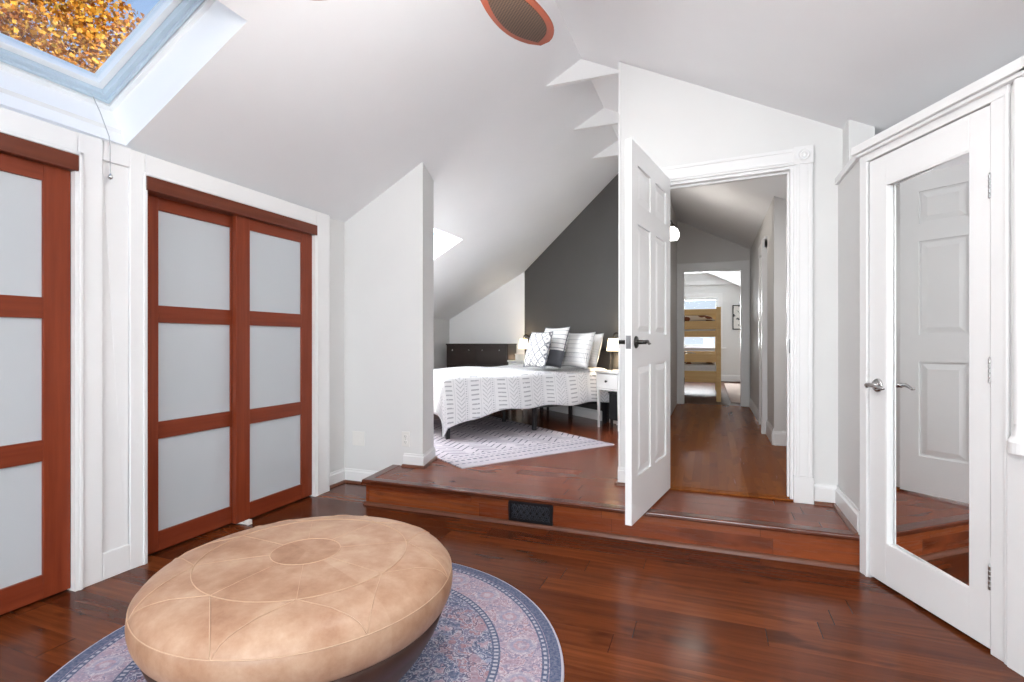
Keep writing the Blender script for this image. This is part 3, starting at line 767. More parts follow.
dm = thing('door_6', 'white door with a tall mirror on the right', 'mirrored door', P0 + MD * T_L + MN * .004 + Vector((0, 0, .014)), math.atan2(MD.y, MD.x), kind='structure')
w, h, t = T_R - T_L - .006, 2.006, .035
mb = MB(); sl, srr, b0, b1 = .105, .085, .185, 1.87
mb.box(.003, sl, -.0, t, 0, h); mb.box(w - srr, w, 0, t, 0, h); mb.box(sl, w - srr, 0, t, 0, b0); mb.box(sl, w - srr, 0, t, b1, h)
mb.build('door_leaf', M['door'], dm, bevel=.002)
MB().prism([(sl, .024), (w - srr, .003), (w - srr, .008), (sl, .029)], b0, b1).build('mirror', M['mirror'], dm)
mb = MB()
for a, b, c, d in ((sl, sl + .006, b0, b1), (sl, w - srr, b0, b0 + .006), (sl, w - srr, b1 - .008, b1)): mb.box(a, b, .001, .009, c, d)
mb.build('mirror_bead', M['door'], dm, bevel=.002)
lever(dm, .058, 0., .925, -1, 1, M['nickel'], .10)
for z in (.22, .98, 1.66): hinge(dm, w + .004, -.004, z, M['nickel'])

# hall side door
dh = thing('door_7', 'narrow white door in the right wall of the hall', 'door', (.655, HD0 + .015, HF + .01), R(90), kind='structure')
panel_door(dh, HD1 - HD0 - .03, 1.93, .035, M['wall'], [(.2, .8), (.95, 1.78)], 1, .1)
lever(dh, .06, .035, .95, 1, 1, M['iron'], .09)
mb = MB(); 
mb.box(.505, .557, HD0 - .085, HD0, HF, 2.20); mb.box(.535, .557, HD1, HD1 + .085, HF, 2.20); mb.box(.530, .557, HD0 - .085, HD1 + .085, 2.11, 2.23)
mb.box(.557, .66, HD0 - .001, HD0 + .014, HF, 2.15); mb.box(.557, .66, HD1 - .014, HD1 + .001, HF, 2.15)
struct('trim_24', mb, M['trim'], 'white casing around the narrow hall door', 'casing', bevel=.002)
mb = MB(); cw = .10
mb.box(FL - cw, FL, FY - .02, FY, HF, FZ); mb.box(FR, FR + cw, FY - .02, FY, HF, FZ); mb.box(FL - cw, FR + cw, FY - .022, FY, FZ, FZ + cw + .02)
mb.box(FL - cw, FL - cw + .02, FY - .028, FY, HF, FZ); mb.box(FR + cw - .02, FR + cw, FY - .028, FY, HF, FZ); mb.box(FL - cw, FR + cw, FY - .03, FY, FZ + cw, FZ + cw + .02)
mb.box(FL - .001, FL + .016, FY, FY + .12, HF, FZ); mb.box(FR - .016, FR + .001, FY, FY + .12, HF, FZ); mb.box(FL, FR, FY, FY + .12, FZ - .016, FZ)
jr = struct('trim_25', mb, M['trim'], 'white casing around the doorway at the end of the hall', 'casing', bevel=.002)
for z in (.30, 1.25): MB().box(FL + .016, FL + .022, FY + .0, FY + .05, HF + z, HF + z + .10).build('hinge', M['iron'], jr)

# ------------------------------------------------------------------ small wall fittings
def outlet(loc, label, name='wall_outlet'):
    r = thing(name, label, 'outlet', loc)
    pl = MB().box(-.036, .036, -.006, 0, -.058, .058).build('cover_plate', M['plastic'], r, bevel=.003)
    for z in (.022, -.022):
        MB().lathe([(.0165, 0), (.0165, .002), (.015, .003), (0, .003)], Matrix.Translation((0, -.006, z)) @ Matrix.Rotation(R(90), 4, 'X'), 20).build('socket', M['plastic'], r)
        MB().box(-.008, -.0055, -.0095, -.0088, z - .004, z + .007).box(.0055, .008, -.0095, -.0088, z - .004, z + .007).box(-.002, .002, -.0095, -.0088, z - .011, z - .007).build('slot', M['slot'], r)
    MB().lathe([(.003, 0), (.003, .001), (0, .0015)], Matrix.Translation((0, -.006, 0)) @ Matrix.Rotation(R(90), 4, 'X'), 10).build('screw', M['nickel'], r)
    return r
outlet((-2.215, 3.5, .385), 'white power outlet on the short sloping wall just above its baseboard end')
r = thing('wall_plate', 'white blank cover plate low on the wall beside the corner', 'wall plate', (-2.66, 3.5, .36))
MB().box(-.058, .058, -.006, 0, -.058, .058).build('cover_plate', M['plastic'], r, bevel=.003)
MB().box(-.018, .018, -.008, -.006, -.034, .034).build('insert', M['plastic'], r, bevel=.001)

# floor register set in the riser
rx0, rx1, rz0, rz1 = -1.183, -.895, .022, .149
r = thing('floor_register', 'black cast iron register grille in the step riser', 'vent grille', ((rx0 + rx1) / 2, 3.06, rz0))
w, h = (rx1 - rx0) / 2, rz1 - rz0
mb = MB()
for a, b, c, d in ((-w, w, 0, .016), (-w, w, h - .016, h), (-w, -w + .018, .016, h - .016), (w - .018, w, .016, h - .016)): mb.box(a, b, -.010, 0, c, d)
mb.build('frame', M['register'], r, bevel=.003)
MB().box(-w + .017, w - .017, -.002, -.0005, .015, h - .015).build('backing', M['hole'], r)
mb = MB()
for i in range(6):
    cx = -w + .018 + (2 * w - .036) * (i + .5) / 6
    for j, cz in enumerate((.040, .080)):
        rr = .0185
        mb.tube([(cx + rr * math.cos(a), -.006, cz + rr * math.sin(a)) for a in [R(20 * k) for k in range(18)]], .0028, 6, loop=True)
        mb.tube([(cx + .009 * math.cos(a), -.006, cz + .009 * math.sin(a)) for a in [R(30 * k) for k in range(12)]], .0024, 6, loop=True)
    mb.tube([(cx - .019, -.005, .016), (cx, -.006, .060), (cx + .019, -.005, h - .016)], .0026, 6)
    mb.tube([(cx + .019, -.005, .016), (cx, -.006, .060), (cx - .019, -.005, h - .016)], .0026, 6)
    mb.lathe([(0, .004), (.006, .002), (.007, -.002), (0, -.003)], Matrix.Translation((cx, -.008, .102)) @ Matrix.Rotation(R(90), 4, 'X'), 10)
mb.build('scrollwork', M['scroll'], r)

# ------------------------------------------------------------------ pouf and round rug
def plan(lat, d): return (CT * lat - ST * d, CT * d + ST * lat)
px, py = plan(-.681, 1.72)
gx, gy = plan(-.697, 1.885)
mb = MB().lathe([(0, 0), (.875, 0), (.882, .004), (.88, .009), (.872, .011), (.40, .0115), (0, .0115)], None, 96)
o = mb.build('round_rug', M['persian'], smooth=True); o.location = (gx, gy, .0005); o.rotation_euler = (0, 0, .3)
tag(o, 'round faded blue and pink persian style rug under the leather pouf', 'rug')
root = thing('ottoman_pouf', 'large round tan leather ottoman with dark base on the round rug', 'ottoman', (px, py, .0125), R(24))
prof = [(.440, .266), (.458, .270), (.474, .295), (.483, .328), (.482, .358), (.474, .380), (.460, .398), (.438, .414), (.395, .429), (.32, .437), (.21, .441), (.11, .443), (.0, .444)]
def zat(r):
    for (r1, z1), (r2, z2) in zip(prof[4:], prof[5:]):
        if r2 <= r <= r1: return z2 + (z1 - z2) * (r - r2) / (r1 - r2)
    return prof[-1][1]
cush = MB().lathe(prof, None, 72, closed=False).build('cushion', M['leather'], root, smooth=True)
sd = cush.modifiers.new('sub', 'SUBSURF'); sd.levels = 1; sd.render_levels = 1
MB().lathe([(0, 0), (.24, 0), (.27, .012), (.335, .07), (.395, .14), (.435, .205), (.456, .262), (.44, .275), (0, .275)], None, 64).build('base', M['basedark'], root, smooth=True)
seams = MB()
ring = lambda r, n: [(r * math.cos(2 * math.pi * k / n), r * math.sin(2 * math.pi * k / n), zat(r) + .0005) for k in range(n)]
seams.tube(ring(.108, 48), .0014, 6, loop=True); seams.tube(ring(.325, 72), .0016, 6, loop=True); seams.tube(ring(.477, 96), .0018, 6, loop=True)
pol = lambda r, a: (r * math.cos(a), r * math.sin(a))
for k in range(8):
    a = R(-72.7 + 20.8 - 24 + 45 * k)
    seams.tube([(*pol(q, a), zat(q) + .0005) for q in [.108 + .217 * i / 8 for i in range(9)]], .0007, 6)
    for sg in (-1, 1):
        p, q = Vector(pol(.325, a)), Vector(pol(.477, a + sg * R(22.5)))
        seams.tube([(*(p.lerp(q, i / 10)), zat(p.lerp(q, i / 10).length) + .0005) for i in range(11)], .0014, 6)
seams.build('seam', M['string'], root, smooth=True)

# ------------------------------------------------------------------ ceiling fan
fan = thing('ceiling_fan', 'ceiling fan with red brown blades of woven cane', 'ceiling fan', (-.755, 1.44, 2.43))
MB().rod((0, 0, .10), (0, 0, .72), .014).build('downrod', M['iron'], fan, smooth=True)
MB().lathe([(.0, .76), (.02, .76), (.07, .72), (.075, .66), (.02, .62), (0, .62)], None, 24).build('canopy', M['iron'], fan, smooth=True)
MB().lathe([(0, .12), (.05, .12), (.11, .09), (.125, .04), (.12, -.02), (.08, -.05), (.0, -.05)], None, 32).build('motor', M['iron'], fan, smooth=True)
MB().lathe([(0, -.19), (.05, -.18), (.09, -.14), (.10, -.10), (.085, -.06), (.07, -.045), (0, -.045)], None, 24).build('light_globe', M['globe'], fan, smooth=True)  # globe added under the fan, above the frame, for room light
def blade_outline(inset=0.):
    r0, r1 = .19 + inset * 1.5, .71 - inset * 1.15
    pts = []
    N = 22
    prof = lambda t: (.042 + (.118 - .042) * math.sin(min(1, t / .62) * math.pi / 2) if t < .62 else .118 * (1 - ((t - .62) / .38) ** 2.3) ** .62)
    for i in range(N + 1):
        t = i / N; pts.append((r0 + (r1 - r0) * t, max(0, prof(t) - inset)))
    lower = [(x, -y) for x, y in reversed(pts) if y > 1e-4]
    return [p for p in pts] + lower
def blade(angle, first=None):
    T = Matrix.Rotation(angle, 4, 'Z') @ Matrix.Rotation(R(9), 4, 'X')
    b = MB().prism(blade_outline(), -.004, .004).build('blade', M['cherryfan'], fan, bevel=.002)
    b.matrix_local = T
    MB().prism(blade_outline(.026), -.0058, .0058).build('cane_panel', M['weave'], b)
    MB().tube([(.10, 0, .0), (.15, 0, -.008), (.22, 0, -.008)], [.014, .012, .009], 8).build('blade_iron', M['iron'], b)
for a_ in (84, 180, 265, 354): blade(R(a_))

# unseen recessed light, added on the right slope to brighten the open door
rl = thing('recessed_light', 'round recessed ceiling light over the mirrored door side', 'ceiling light', (.55, 1.45, ZR(.55) - .001))
TR_ = Matrix.Rotation(math.atan(.495), 4, 'Y')
MB().lathe([(.062, -.002), (.085, -.008), (.088, 0), (.062, .0)], TR_, 36).build('trim_ring', M['nsw'], rl, smooth=True)
MB().lathe([(0, -.003), (.062, -.003), (.062, -.001), (0, -.001)], TR_, 32).build('lens', M['globe'], rl)
# ------------------------------------------------------------------ bedroom
# patterned rug
c0 = Vector((-1.762, 3.567, PF + .0008)); ra = math.atan2(.818, .575)
mb = MB(); W_, L_ = 1.62, 2.35
nx, ny = 24, 30
vs = [(W_ * i / nx, L_ * j / ny, .008 + .0015 * math.sin(i * 1.3) * math.sin(j * .9)) for j in range(ny + 1) for i in range(nx + 1)]
fs = [(j * (nx + 1) + i, j * (nx + 1) + i + 1, (j + 1) * (nx + 1) + i + 1, (j + 1) * (nx + 1) + i) for j in range(ny) for i in range(nx)]
b = len(vs); vs += [(0, 0, 0), (W_, 0, 0), (W_, L_, 0), (0, L_, 0)]
fs += [tuple([b, b + 1] + [i for i in range(nx, -1, -1)])]
fs += [tuple([b + 1, b + 2] + [j * (nx + 1) + nx for j in range(ny, -1, -1)]), tuple([b + 2, b + 3] + [ny * (nx + 1) + i for i in range(0, nx + 1)]), tuple([b + 3, b] + [j * (nx + 1) for j in range(0, ny + 1)]), (b, b + 3, b + 2, b + 1)]
mb.add(vs, fs)
o = mb.build('bedroom_rug', M['chevron']); o.location = c0; o.rotation_euler = (0, 0, ra)
tag(o, 'pale grey rectangular rug with dark chevron marks under the bed', 'rug')

# bed: local x towards the wall (0 at the foot), local y to the left across the bed
ang = math.atan2(BX.y, BX.x)
foot = wp(-.05, -2.17, PF)
BL, BW = 2.10, 1.44
bed = thing('bed', 'bed with white patterned quilt against the charcoal wall', 'bed', foot, ang)
mb = MB()
for y in (.04, BW - .04): mb.box(.02, BL - .02, y - .015, y + .015, .25, .30)
for x in (.02, 1.05, BL - .04): mb.box(x, x + .03, .03, BW - .03, .25, .30)
mb.box(.02, BL - .02, BW / 2 - .015, BW / 2 + .015, .25, .30)
for i in range(12): mb.box(.1 + i * .16, .16 + i * .16, .05, BW - .05, .30, .312)
mb.build('frame', M['black'], bed)
for x in (.05, 1.06, BL - .06):
    for y in (.045, BW / 2, BW - .045): MB().box(x - .02, x + .02, y - .02, y + .02, .010 if x < 1.5 else 0., .25).build('leg', M['black'], bed, bevel=.004)
mt = MB().box(.03, BL - .02, .03, BW - .03, .314, .628).build('mattress', M['mattress'], bed, bevel=.04, seg=3)
mb = MB().box(BL + .005, BL + .035, .02, BW - .02, .34, .885).box(BL + .008, BL + .032, .06, .10, 0, .36).box(BL + .008, BL + .032, BW - .10, BW - .06, 0, .36); mb.build('headboard', M['blacktech'], bed, bevel=.01)
def quilt():
    mb = MB(); mb.uv = []
    nu, nv = 84, 96; fd, sd = .36, .355; top = .645
    rnd = random.Random(3)
    for j in range(nv + 1):
        for i in range(nu + 1):
            u = -fd + (BL - .04 + fd) * i / nu; sx = sd + .15 * max(0., min(1., 1 - u / .75)) ** 1.4; v = -sx + (BW + 2 * sx) * j / nv
            cx, cy = max(0., u), min(max(v, 0.), BW); ox, oy = u - cx, v - cy
            ov = math.hypot(ox, oy)
            rip = .012 * math.sin(u * 7.1 + v * 2.) + .008 * math.sin(v * 9.3 - u * 3.)
            if ov < 1e-6:
                edge = min(u, v, BW - v); z = top + rip * .8 - .03 * math.exp(-max(edge, 0) / .05)
                p = (cx, cy, z)
            else:
                dx, dy = ox / ov, oy / ov
                fl = .018 + .05 * min(1, ov / .3) + .016 * math.sin((u * 9 if abs(oy) > abs(ox) else v * 9) + 1.) * min(1, ov / .2)
                fl *= 1.0
                p = (cx + dx * fl, cy + dy * fl, top - .03 - ov * .96 - .012 * math.sin(u * 11 + v * 6) * min(1, ov / .3))
                if p[2] < .05: p = (p[0], p[1], .05)
            mb.v.append(p); mb.uv.append((u + .05, v))
    for j in range(nv):
        for i in range(nu):
            a = j * (nu + 1) + i; mb.f.append((a, a + 1, a + nu + 2, a + nu + 1))
    q = mb.build('quilt', M['quilt'], bed, smooth=True)
    s = q.modifiers.new('thick', 'SOLIDIFY'); s.thickness = .016; s.offset = -1
    return q
quilt()

def pillow(name, w, h, t, mat, loc, lean, yaw, label, roll=0., group='pillows at the head of the bed'):
    mb = MB(); n = 16; mb.uv = []
    def pt(a, b, s):
        e = (1 - abs(a) ** 2.6) * (1 - abs(b) ** 2.6)
        pin = 1 - .06 * (1 - abs(b) ** 2) * (abs(a) ** 4); pin2 = 1 - .07 * (1 - abs(a) ** 2) * (abs(b) ** 4)
        return (a * w / 2 * pin, s * t / 2 * max(0, e) ** .52, (b * pin2 + 1) * h / 2)
    idx = {}
    for s in (1, -1):
        for j in range(n + 1):
            for i in range(n + 1):
                a, b = -1 + 2 * i / n, -1 + 2 * j / n
                edge = i in (0, n) or j in (0, n)
                if edge and s == -1: idx[s, i, j] = idx[1, i, j]; continue
                idx[s, i, j] = len(mb.v); mb.v.append(pt(a, b, s)); mb.uv.append((i / n * w / h, j / n))
    for s in (1, -1):
        for j in range(n):
            for i in range(n): mb.f.append((idx[s, i, j], idx[s, i + 1, j], idx[s, i + 1, j + 1], idx[s, i, j + 1]))
    o = mb.build(name, mat, smooth=True)
    o.location = loc; o.rotation_euler = (Matrix.Rotation(yaw, 4, 'Z') @ Matrix.Rotation(lean, 4, 'X') @ Matrix.Rotation(roll, 4, 'Y')).to_euler()
    # a corded edge all round
    k = MB(); pts = []
    for i in range(40):
        q = i / 40 * 4; sgm = int(q); fq = q - sgm; a, b = [(-1 + 2 * fq, -1), (1, -1 + 2 * fq), (1 - 2 * fq, 1), (-1, 1 - 2 * fq)][sgm]
        pts.append(pt(a, b, 1))
    k.tube(pts, .006, 6, loop=True).build('piping', mat, o, smooth=True)
    return tag(o, label, 'pillow', group)
yw = math.atan2(SX.y, SX.x)      # pillow front faces into the room (local -y)
ZT = PF + .676
pillow('pillow', .44, .40, .15, M['p_white'], wp(-.215, -.34, ZT), R(-16), yw, 'plain white pillow at the right end of the bed head, by the nightstand')
pillow('pillow', .56, .42, .16, M['fabw'], wp(-1.12, -.27, ZT), R(-14), yw, 'white sleeping pillow leaning on the headboard behind the patterned cushions')
pillow('pillow', .56, .41, .14, M['p_stripe'], wp(-.13, -.58, ZT), R(-16), yw, 'white pillow with thin grey stripes beside the plain white one')
pillow('pillow', .50, .48, .14, M['p_block'], wp(-.33, -.77, ZT), R(-16), yw, 'square cushion with a solid dark grey lower block')
pillow('pillow', .44, .42, .13, M['p_lattice'], wp(-.31, -.98, ZT), R(-16), yw, 'square cushion with grey diamond lattice in front of the others')

def nightstand(root, w, d, h):
    """local: x width centred, y depth 0 (front) .. d (back), z up"""
    MB().box(-w / 2, w / 2, -.01, d, h - .022, h).build('top', M['nsw'], root, bevel=.004)
    mb = MB().box(-w / 2 + .01, -w / 2 + .03, .005, d - .01, h - .21, h - .022).box(w / 2 - .03, w / 2 - .01, .005, d - .01, h - .21, h - .022).box(-w / 2 + .03, w / 2 - .03, d - .03, d - .01, h - .21, h - .022).box(-w / 2 + .03, w / 2 - .03, .005, d - .03, h - .21, h - .195)
    mb.build('carcass', M['nsw'], root)
    dr = MB().box(-w / 2 + .032, w / 2 - .032, .0, .018, h - .19, h - .03).build('drawer', M['nsw'], root, bevel=.003)
    MB().lathe([(.006, 0), (.007, .012), (.013, .018), (.013, .024), (0, .028)], Matrix.Translation((0, 0, h - .11)) @ Matrix.Rotation(R(90), 4, 'X'), 16).build('knob', M['black'], dr, smooth=True)
    for x in (-w / 2 + .03, w / 2 - .03):
        for y in (.025, d - .03):
            q = x * .93
            MB().tube([(x, y, h - .2), (x, y, 0)], [.02, .013], 4).build('leg', M['nsw'], root)
r = thing('nightstand', 'white one drawer nightstand right of the bed by the doorway wall', 'nightstand', wp(.22, -.36, PF), yw, 'nightstands beside the bed')
nightstand(r, .40, .33, .64)
r2 = dup(r, wp(-1.785, -.37, PF), yw, 'white nightstand at the far left of the bed carrying a small box', 'nightstands beside the bed')
r2.scale = (1, 1, 1.08)
o = MB().box(-.05, .05, -.05, .05, 0, .085).build('trinket_box', M['box'], bevel=.008); o.location = wp(-1.83, -.26, PF + .692); o.rotation_euler = (0, 0, yw)
MB().box(-.053, .053, -.053, .053, .085, .098).build('lid', M['box'], o, bevel=.004)
tag(o, 'small white box on the far nightstand', 'box')
# slim black bin under the near nightstand
r = thing('storage_bin', 'black fabric bin under the near nightstand', 'bin', wp(.24, -.30, PF), yw)
MB().prism([(-.10, .03), (.10, .03), (.10, .24), (-.10, .24)], .09, .40).build('body', M['blacktech'], r, bevel=.02)
MB().box(-.105, .105, .025, .245, .385, .405).build('rim', M['black'], r, bevel=.006)
for x in (-.07, .07):
    for y in (.05, .21): MB().box(x - .012, x + .012, y - .012, y + .012, 0, .10).build('foot', M['black'], r)

# unseen globe floor lamp behind the short wall, added to brighten the bedroom
r = thing('floor_lamp', 'slim floor lamp with a white globe in the corner behind the bed foot', 'floor lamp', (-3.2, 4.35, PF))
MB().lathe([(0, 0), (.12, 0), (.12, .012), (.03, .022), (0, .024)], None, 32).build('base', M['iron'], r, smooth=True)
MB().rod((0, 0, .02), (0, 0, 1.14), .009, 12).build('pole', M['iron'], r, smooth=True)
MB().lathe([(0, 1.10), (.03, 1.11), (.035, 1.15), (.0, 1.15)], None, 16).build('socket', M['iron'], r, smooth=True)
MB().lathe([(.03, 1.145)] + [(.11 * math.sin(R(a)), 1.255 - .11 * math.cos(R(a))) for a in range(20, 180, 10)] + [(0, 1.365)], None, 28).build('lamp_globe', M['globe'], r, smooth=True)

# dresser against the gable wall
r = thing('dresser', 'long black brown dresser against the white gable wall', 'dresser', (-3.275, 7.12, PF), 0.)
W2, H2, D2 = 1.01, .935, .365
MB().box(-W2 / 2, W2 / 2, 0, D2, .02, H2 - .022).build('body', M['espresso'], r, bevel=.003)
MB().box(-W2 / 2 - .008, W2 / 2 + .008, -.014, D2, H2 - .022, H2).build('top', M['espresso'], r, bevel=.004)
MB().box(-W2 / 2 + .02, W2 / 2 - .02, .02, D2 - .02, 0, .03).build('plinth', M['espresso'], r)
zr = [(.05, .33), (.34, .62), (.63, .90)]
for z0, z1 in zr:
    for s in (-1, 1):
        a, b = (-W2 / 2 + .012, -.004) if s < 0 else (.004, W2 / 2 - .012)
        d = MB().box(a, b, -.016, 0, z0, z1).build('drawer', M['espresso'], r, bevel=.003)
        for q in (.22, .78):
            MB().lathe([(.006, 0), (.006, .012), (.013, .018), (.011, .026), (0, .028)], Matrix.Translation((a + (b - a) * q, -.016, (z0 + z1) / 2 + .07)) @ Matrix.Rotation(R(90), 4, 'X'), 14).build('knob', M['nickel'], d, smooth=True)

def sconce(s, label, bz=1.16):
    b = wp(s, -.001, 0)
    r = thing('wall_lamp', label, 'wall lamp', (b.x, b.y, bz), yw, 'wall lamps beside the bed')
    MB().lathe([(.0, 0), (.045, 0), (.045, .008), (.03, .016), (0, .018)], Matrix.Translation((0, 0, .05)) @ Matrix.Rotation(R(90), 4, 'X'), 20).build('wall_plate', M['iron'], r, smooth=True)
    MB().tube([(0, -.01, .05), (0, -.05, .075), (0, -.08, .085), (0, -.11, .07), (0, -.12, .03)], .008, 8).build('arm', M['iron'], r, smooth=True)
    MB().lathe([(.058, .02), (.078, -.125), (.075, -.125), (.055, .02)], Matrix.Translation((0, -.12, 0)), 28, closed=False).build('lamp_shade', M['shade'], r, smooth=True)
    MB().lathe([(0, .035), (.018, .03), (.02, .0), (.012, -.02), (0, -.022)], Matrix.Translation((0, -.12, 0)), 16).build('socket', M['iron'], r, smooth=True)
    MB().tube([(0.03, -.004, .05), (.03, -.004, -.45)], .0035, 6).build('cord', M['iron'], r)
    return r, r.matrix_basis
LAMPS = []
for s, l in ((.05, 'lit wall lamp over the near nightstand by the open door'), (-1.95, 'lit wall lamp at the far left end of the charcoal wall')):
    sconce(s, l); LAMPS.append(wp(s, -.12, 1.10))

# ------------------------------------------------------------------ hall fittings and far room
hx, hy, hz = PX1 + .012, 6.0, 2.42
r = thing('hall_lamp', 'lit white glass wall lamp in the hall behind the open door', 'wall lamp', (hx, hy, hz))
MB().lathe([(0, 0), (.055, 0), (.055, .01), (.03, .02), (0, .022)], Matrix.Rotation(R(90), 4, 'Y'), 20).build('wall_plate', M['iron'], r, smooth=True)
MB().tube([(.01, 0, 0), (.04, 0, .05), (.07, 0, .06), (.078, 0, .04), (.078, 0, .01)], .009, 8).build('arm', M['iron'], r, smooth=True)
MB().lathe([(0, .02), (.035, .018), (.04, -.02), (.03, -.03), (0, -.03)], Matrix.Translation((.078, 0, .01)) @ Matrix.Scale(.72, 4), 20).build('socket', M['iron'], r, smooth=True)
MB().lathe([(.035, -.03), (.085, -.07), (.105, -.12), (.105, -.18), (.085, -.225), (0, -.235)], Matrix.Translation((.078, 0, .01)) @ Matrix.Scale(.72, 4), 28).build('glass_shade', M['globe'], r, smooth=True)

bb = thing('bunk_bed', 'honey pine bunk bed in the far room', 'bunk bed', (-.825, 8.85, HF))
BWd, BLn, BH = .96, 2.0, 1.50
for x in (0, BWd):
    for y in (0, BLn): MB().box(x - .035, x + .035, y - .02, y + .05, 0, BH).build('post', M['pine'], bb, bevel=.006)
for y in (.0, BLn):
    for z0, z1 in ((.30, .48), (.62, .76), (1.04, 1.12), (1.15, 1.28), (1.37, 1.47)): MB().box(.03, BWd - .03, y, y + .03, z0, z1).build('end_rail', M['pine'], bb, bevel=.004)
for x in (0, BWd):
    for z0, z1 in ((.32, .46), (1.04, 1.17), (1.34, 1.42)): MB().box(x - .015, x + .015, .04, BLn - .02, z0, z1).build('side_rail', M['pine'], bb, bevel=.004)
for z in (.44, 1.14): MB().box(.03, BWd - .03, .04, BLn - .03, z, z + .14).build('mattress', M['fabw'], bb, bevel=.03, seg=3)
def throw_mat():
    t = MT('brown_camp_print', .9); x, y, z = t.co(); v = t.vor(t.vec(x, y, z), 7.)
    t.col(t.mix(v.gt(.42), sr(120, 66, 38), sr(214, 196, 176))); return t.m
M['throw'] = throw_mat()
for z in (.585, 1.285):
    mb = MB(); n = 14
    for j in range(n + 1):
        for i in range(n + 1):
            a, b = i / n, j / n; hgt = .16 * (math.sin(math.pi * a) * math.sin(math.pi * b)) ** .6 + .02 * math.sin(9 * a) * math.sin(7 * b + 1)
            mb.v.append((.06 + (BWd - .12) * a, .10 + .7 * b, z + max(0, hgt)))
    for j in range(n):
        for i in range(n):
            a = j * (n + 1) + i; mb.f.append((a, a + 1, a + n + 2, a + n + 1))
    o = mb.build('blanket', M['throw'], bb, smooth=True); s = o.modifiers.new('t', 'SOLIDIFY'); s.thickness = .012; s.offset = 1
o = MB().prism([(.31, 8.75), (1.3, 8.75), (1.3, 12.6), (.31, 12.6)], HF + .0005, HF + .012).build('area_rug', plain('beige_rug', sr(196, 178, 168), .95, var=.08, scale=20))
tag(o, 'beige rug on the floor of the far room', 'rug')
pic = thing('picture_frame', 'narrow framed picture with grey marks on the far room end wall', 'picture', (.62, EY - .012, 1.71))
mb = MB()
for a, b, c, d in ((-.11, .11, -.29, -.27), (-.11, .11, .27, .29), (-.11, -.09, -.27, .27), (.09, .11, -.27, .27)): mb.box(a, b, -.015, .008, c, d)
mb.build('frame', M['black'], pic)
def art():
    t = MT('abstract_print', .6); x, y, z = t.co(); v = t.noise(t.vec(x * 1.0, z, 0.), 11, 2)
    t.col(t.mix(v.gt(.58), sr(228, 226, 222), sr(96, 98, 102))); return t.m
MB().box(-.09, .09, -.004, .004, -.27, .27).build('print', art(), pic)

# ------------------------------------------------------------------ outdoors
struct('lawn', MB().box(-30, 20, -25, 30, -3.3, -3.2), M['lawn'], 'grass far below the skylight', 'lawn')
tc = Vector((*plan(-9.2, 9.6), 6.4))
tree = thing('maple_tree', 'autumn tree with orange and yellow leaves outside the skylight', 'tree', (tc.x, tc.y, -3.2))
o3 = Vector((tc.x, tc.y, -3.2)); rt = random.Random(11)
MB().tube([(0, 0, 0), (.05, .03, 3), (-.05, .1, 6), (.0, .0, 9)], [.28, .22, .16, .08], 10).build('trunk', M['bark'], tree, smooth=True)
tips = []
bm_ = MB()
for k in range(26):
    a = k * 2.4; z0 = 5.0 + rt.random() * 3.8; L = 1.2 + rt.random() * 1.2
    e = Vector((math.cos(a) * L, math.sin(a) * L, z0 + .5 + rt.random() * 1.1)); m = Vector((math.cos(a) * L * .5, math.sin(a) * L * .5, z0 + .2))
    bm_.tube([(0, 0, z0), m, e], [.06, .04, .015], 6); tips += [m, e, (m + e) / 2]
bm_.build('branches', M['bark'], tree)
lm = MB()
cen = Vector((0, 0, 9.3))
def leaf_at(p):
    s = .032 + rt.random() * .03
    q = Matrix.Rotation(rt.random() * 6.28, 3, 'Z') @ Matrix.Rotation((rt.random() - .5) * 2.4, 3, 'X') @ Matrix.Rotation(rt.random() * 3, 3, 'Y')
    sh = [(0, -1, 0), (.55, -.25, .1), (.9, .35, .0), (.35, .5, .1), (0, 1.1, 0), (-.35, .5, .1), (-.9, .35, 0), (-.55, -.25, .1)]
    lm.add([tuple(p + q @ Vector(v) * s) for v in sh], [(0, 1, 2, 3, 4, 5, 6, 7)])
TR = 2.55
for i in range(30000):
    while True:
        p = Vector((rt.uniform(-1, 1), rt.uniform(-1, 1), rt.uniform(-1, 1)))
        if .25 < p.length < 1: break
    # clumpy crown
    k = .5 + .5 * math.sin(p.x * 9 + 1.3) * math.sin(p.y * 8 + .4) * math.sin(p.z * 9)
    if rt.random() > .35 + .8 * k: continue
    p = Vector((p.x * TR, p.y * TR, p.z * TR * .95)) + cen
    leaf_at(p)
tips = [p for p in tips]
for p in tips:
    for _ in range(40): leaf_at(p + Vector((rt.gauss(0, .2), rt.gauss(0, .2), rt.gauss(0, .2))))
lv = lm.build('foliage', M['leaf'], tree)

# ------------------------------------------------------------------ light
def area(name, loc, rot, sx, sy, e, c=(1, 1, 1)):
    l = bpy.data.lights.new(name, 'AREA'); l.shape = 'RECTANGLE'; l.size = sx; l.size_y = sy; l.energy = e; l.color = c
    o = bpy.data.objects.new(name, l); COL.objects.link(o); o.location = loc; o.rotation_euler = rot; return o
def point(name, loc, e, r, c=(1, .93, .85)):
    l = bpy.data.lights.new(name, 'POINT'); l.energy = e; l.shadow_soft_size = r; l.color = c
    o = bpy.data.objects.new(name, l); COL.objects.link(o); o.location = loc; return o
slope = math.atan(.555)
area('window_daylight', ((BWX0 + BWX1) / 2, -4.15, (BWZ0 + BWZ1) / 2), (R(90), 0, 0), BWX1 - BWX0, BWZ1 - BWZ0, 240, (.97, .985, 1.))  # fill light at the added rear window
def sky_area(name, skl, e, off=.12, sl=None):
    root, T, W, H = skl
    p = T @ Vector((W / 2, H / 2, WELL + off)); o = area(name, p, (0, -slope if sl is None else sl, 0), W, H, e, (.97, .99, 1.)); return o
sky_area('skylight_daylight', sk2, 70, .12)
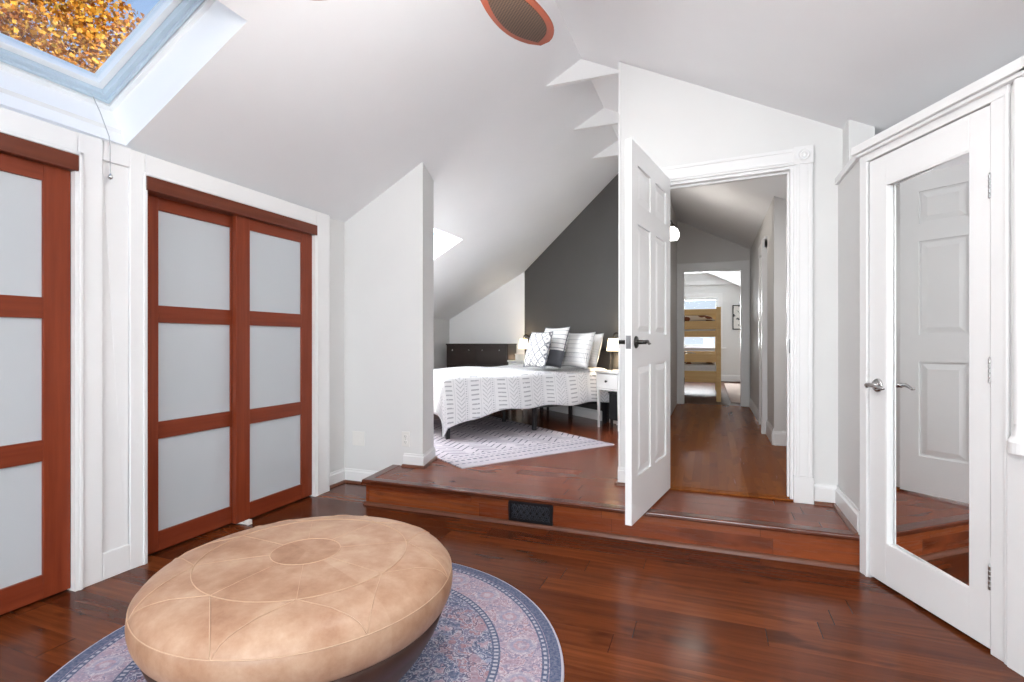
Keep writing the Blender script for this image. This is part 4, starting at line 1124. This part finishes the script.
sky_area('rear_skylight_daylight', sk3, 20)  # fill light at the added rear skylight
sky_area('right_skylight_daylight', sk5, 80, .12, math.atan(.495))  # fill light at the added skylight on the right slope
area('far_window_daylight', ((WX0 + WX1) / 2, EY + .13, (WZ0 + WZ1) / 2), (R(-90), 0, 0), WX1 - WX0, WZ1 - WZ0, 140)
area('hall_window_daylight', (1.165, 4.5, 1.6), (0, R(90), 0), .85, .85, 7)  # fill light at the added hall window
point('floor_lamp_bulb', (-3.2, 4.35, PF + 1.255), 140, .13, (1, .98, .95))  # bedroom fill inside the added floor lamp
sp_ = bpy.data.lights.new('recessed_bulb', 'AREA'); sp_.shape = 'DISK'; sp_.size = .12; sp_.energy = 10; sp_.color = (1, .99, .97)  # fill for the open door, at the added recessed fitting
so_ = bpy.data.objects.new('recessed_bulb', sp_); COL.objects.link(so_); so_.location = (.545, 1.45, ZR(.55) - .02); so_.rotation_euler = (0, math.atan(.495), 0)
point('hall_bulb', (hx + .30, hy, hz - .2), 5, .10)
point('fan_bulb', (-.755, 1.44, 2.20), 31, .12, (1, .985, .97))  # fill at the added fan globe, lifts the ceiling
point('fan_uplight', (-.755, 1.44, 2.62), 22, .2, (1, .98, .96))  # added upward fill with no fitting, brightens the ceiling
for p in LAMPS: point('lamp_bulb', p, 10., .03, (1, .84, .62))
sun = bpy.data.lights.new('sun', 'SUN'); sun.energy = 7.0; sun.angle = R(.6); sun.color = (1, .93, .82)
so = bpy.data.objects.new('sun', sun); COL.objects.link(so)
so.rotation_euler = Vector((-.78, .12, -.42)).to_track_quat('-Z', 'Y').to_euler()

w = bpy.data.worlds.new('sky'); SC.world = w; w.use_nodes = True; nt = w.node_tree
bg = nt.nodes['Background']
tc_ = nt.nodes.new('ShaderNodeTexCoord'); sp = nt.nodes.new('ShaderNodeSeparateXYZ'); rp = nt.nodes.new('ShaderNodeValToRGB')
nt.links.new(tc_.outputs['Generated'], sp.inputs[0]); nt.links.new(sp.outputs[2], rp.inputs[0]); nt.links.new(rp.outputs[0], bg.inputs[0])
e = rp.color_ramp.elements; e[0].position = 0.; e[0].color = (*sr(215, 225, 235), 1); e[1].position = .75; e[1].color = (*sr(78, 138, 206), 1)
bg.inputs[1].default_value = 1.2

# ------------------------------------------------------------------ camera
cam = bpy.data.cameras.new('camera'); cam.sensor_width = 36; cam.lens = 36 * 520 / 1024; cam.clip_start = .02
co = bpy.data.objects.new('camera', cam); COL.objects.link(co); co.location = (0, 0, 1.15); co.rotation_euler = (R(90), 0, R(20.8))
SC.camera = co
SC.view_settings.view_transform = 'Standard'; SC.view_settings.look = 'None'; SC.view_settings.gamma = 1.; SC.view_settings.use_curve_mapping = False
SC.view_settings.exposure = .10
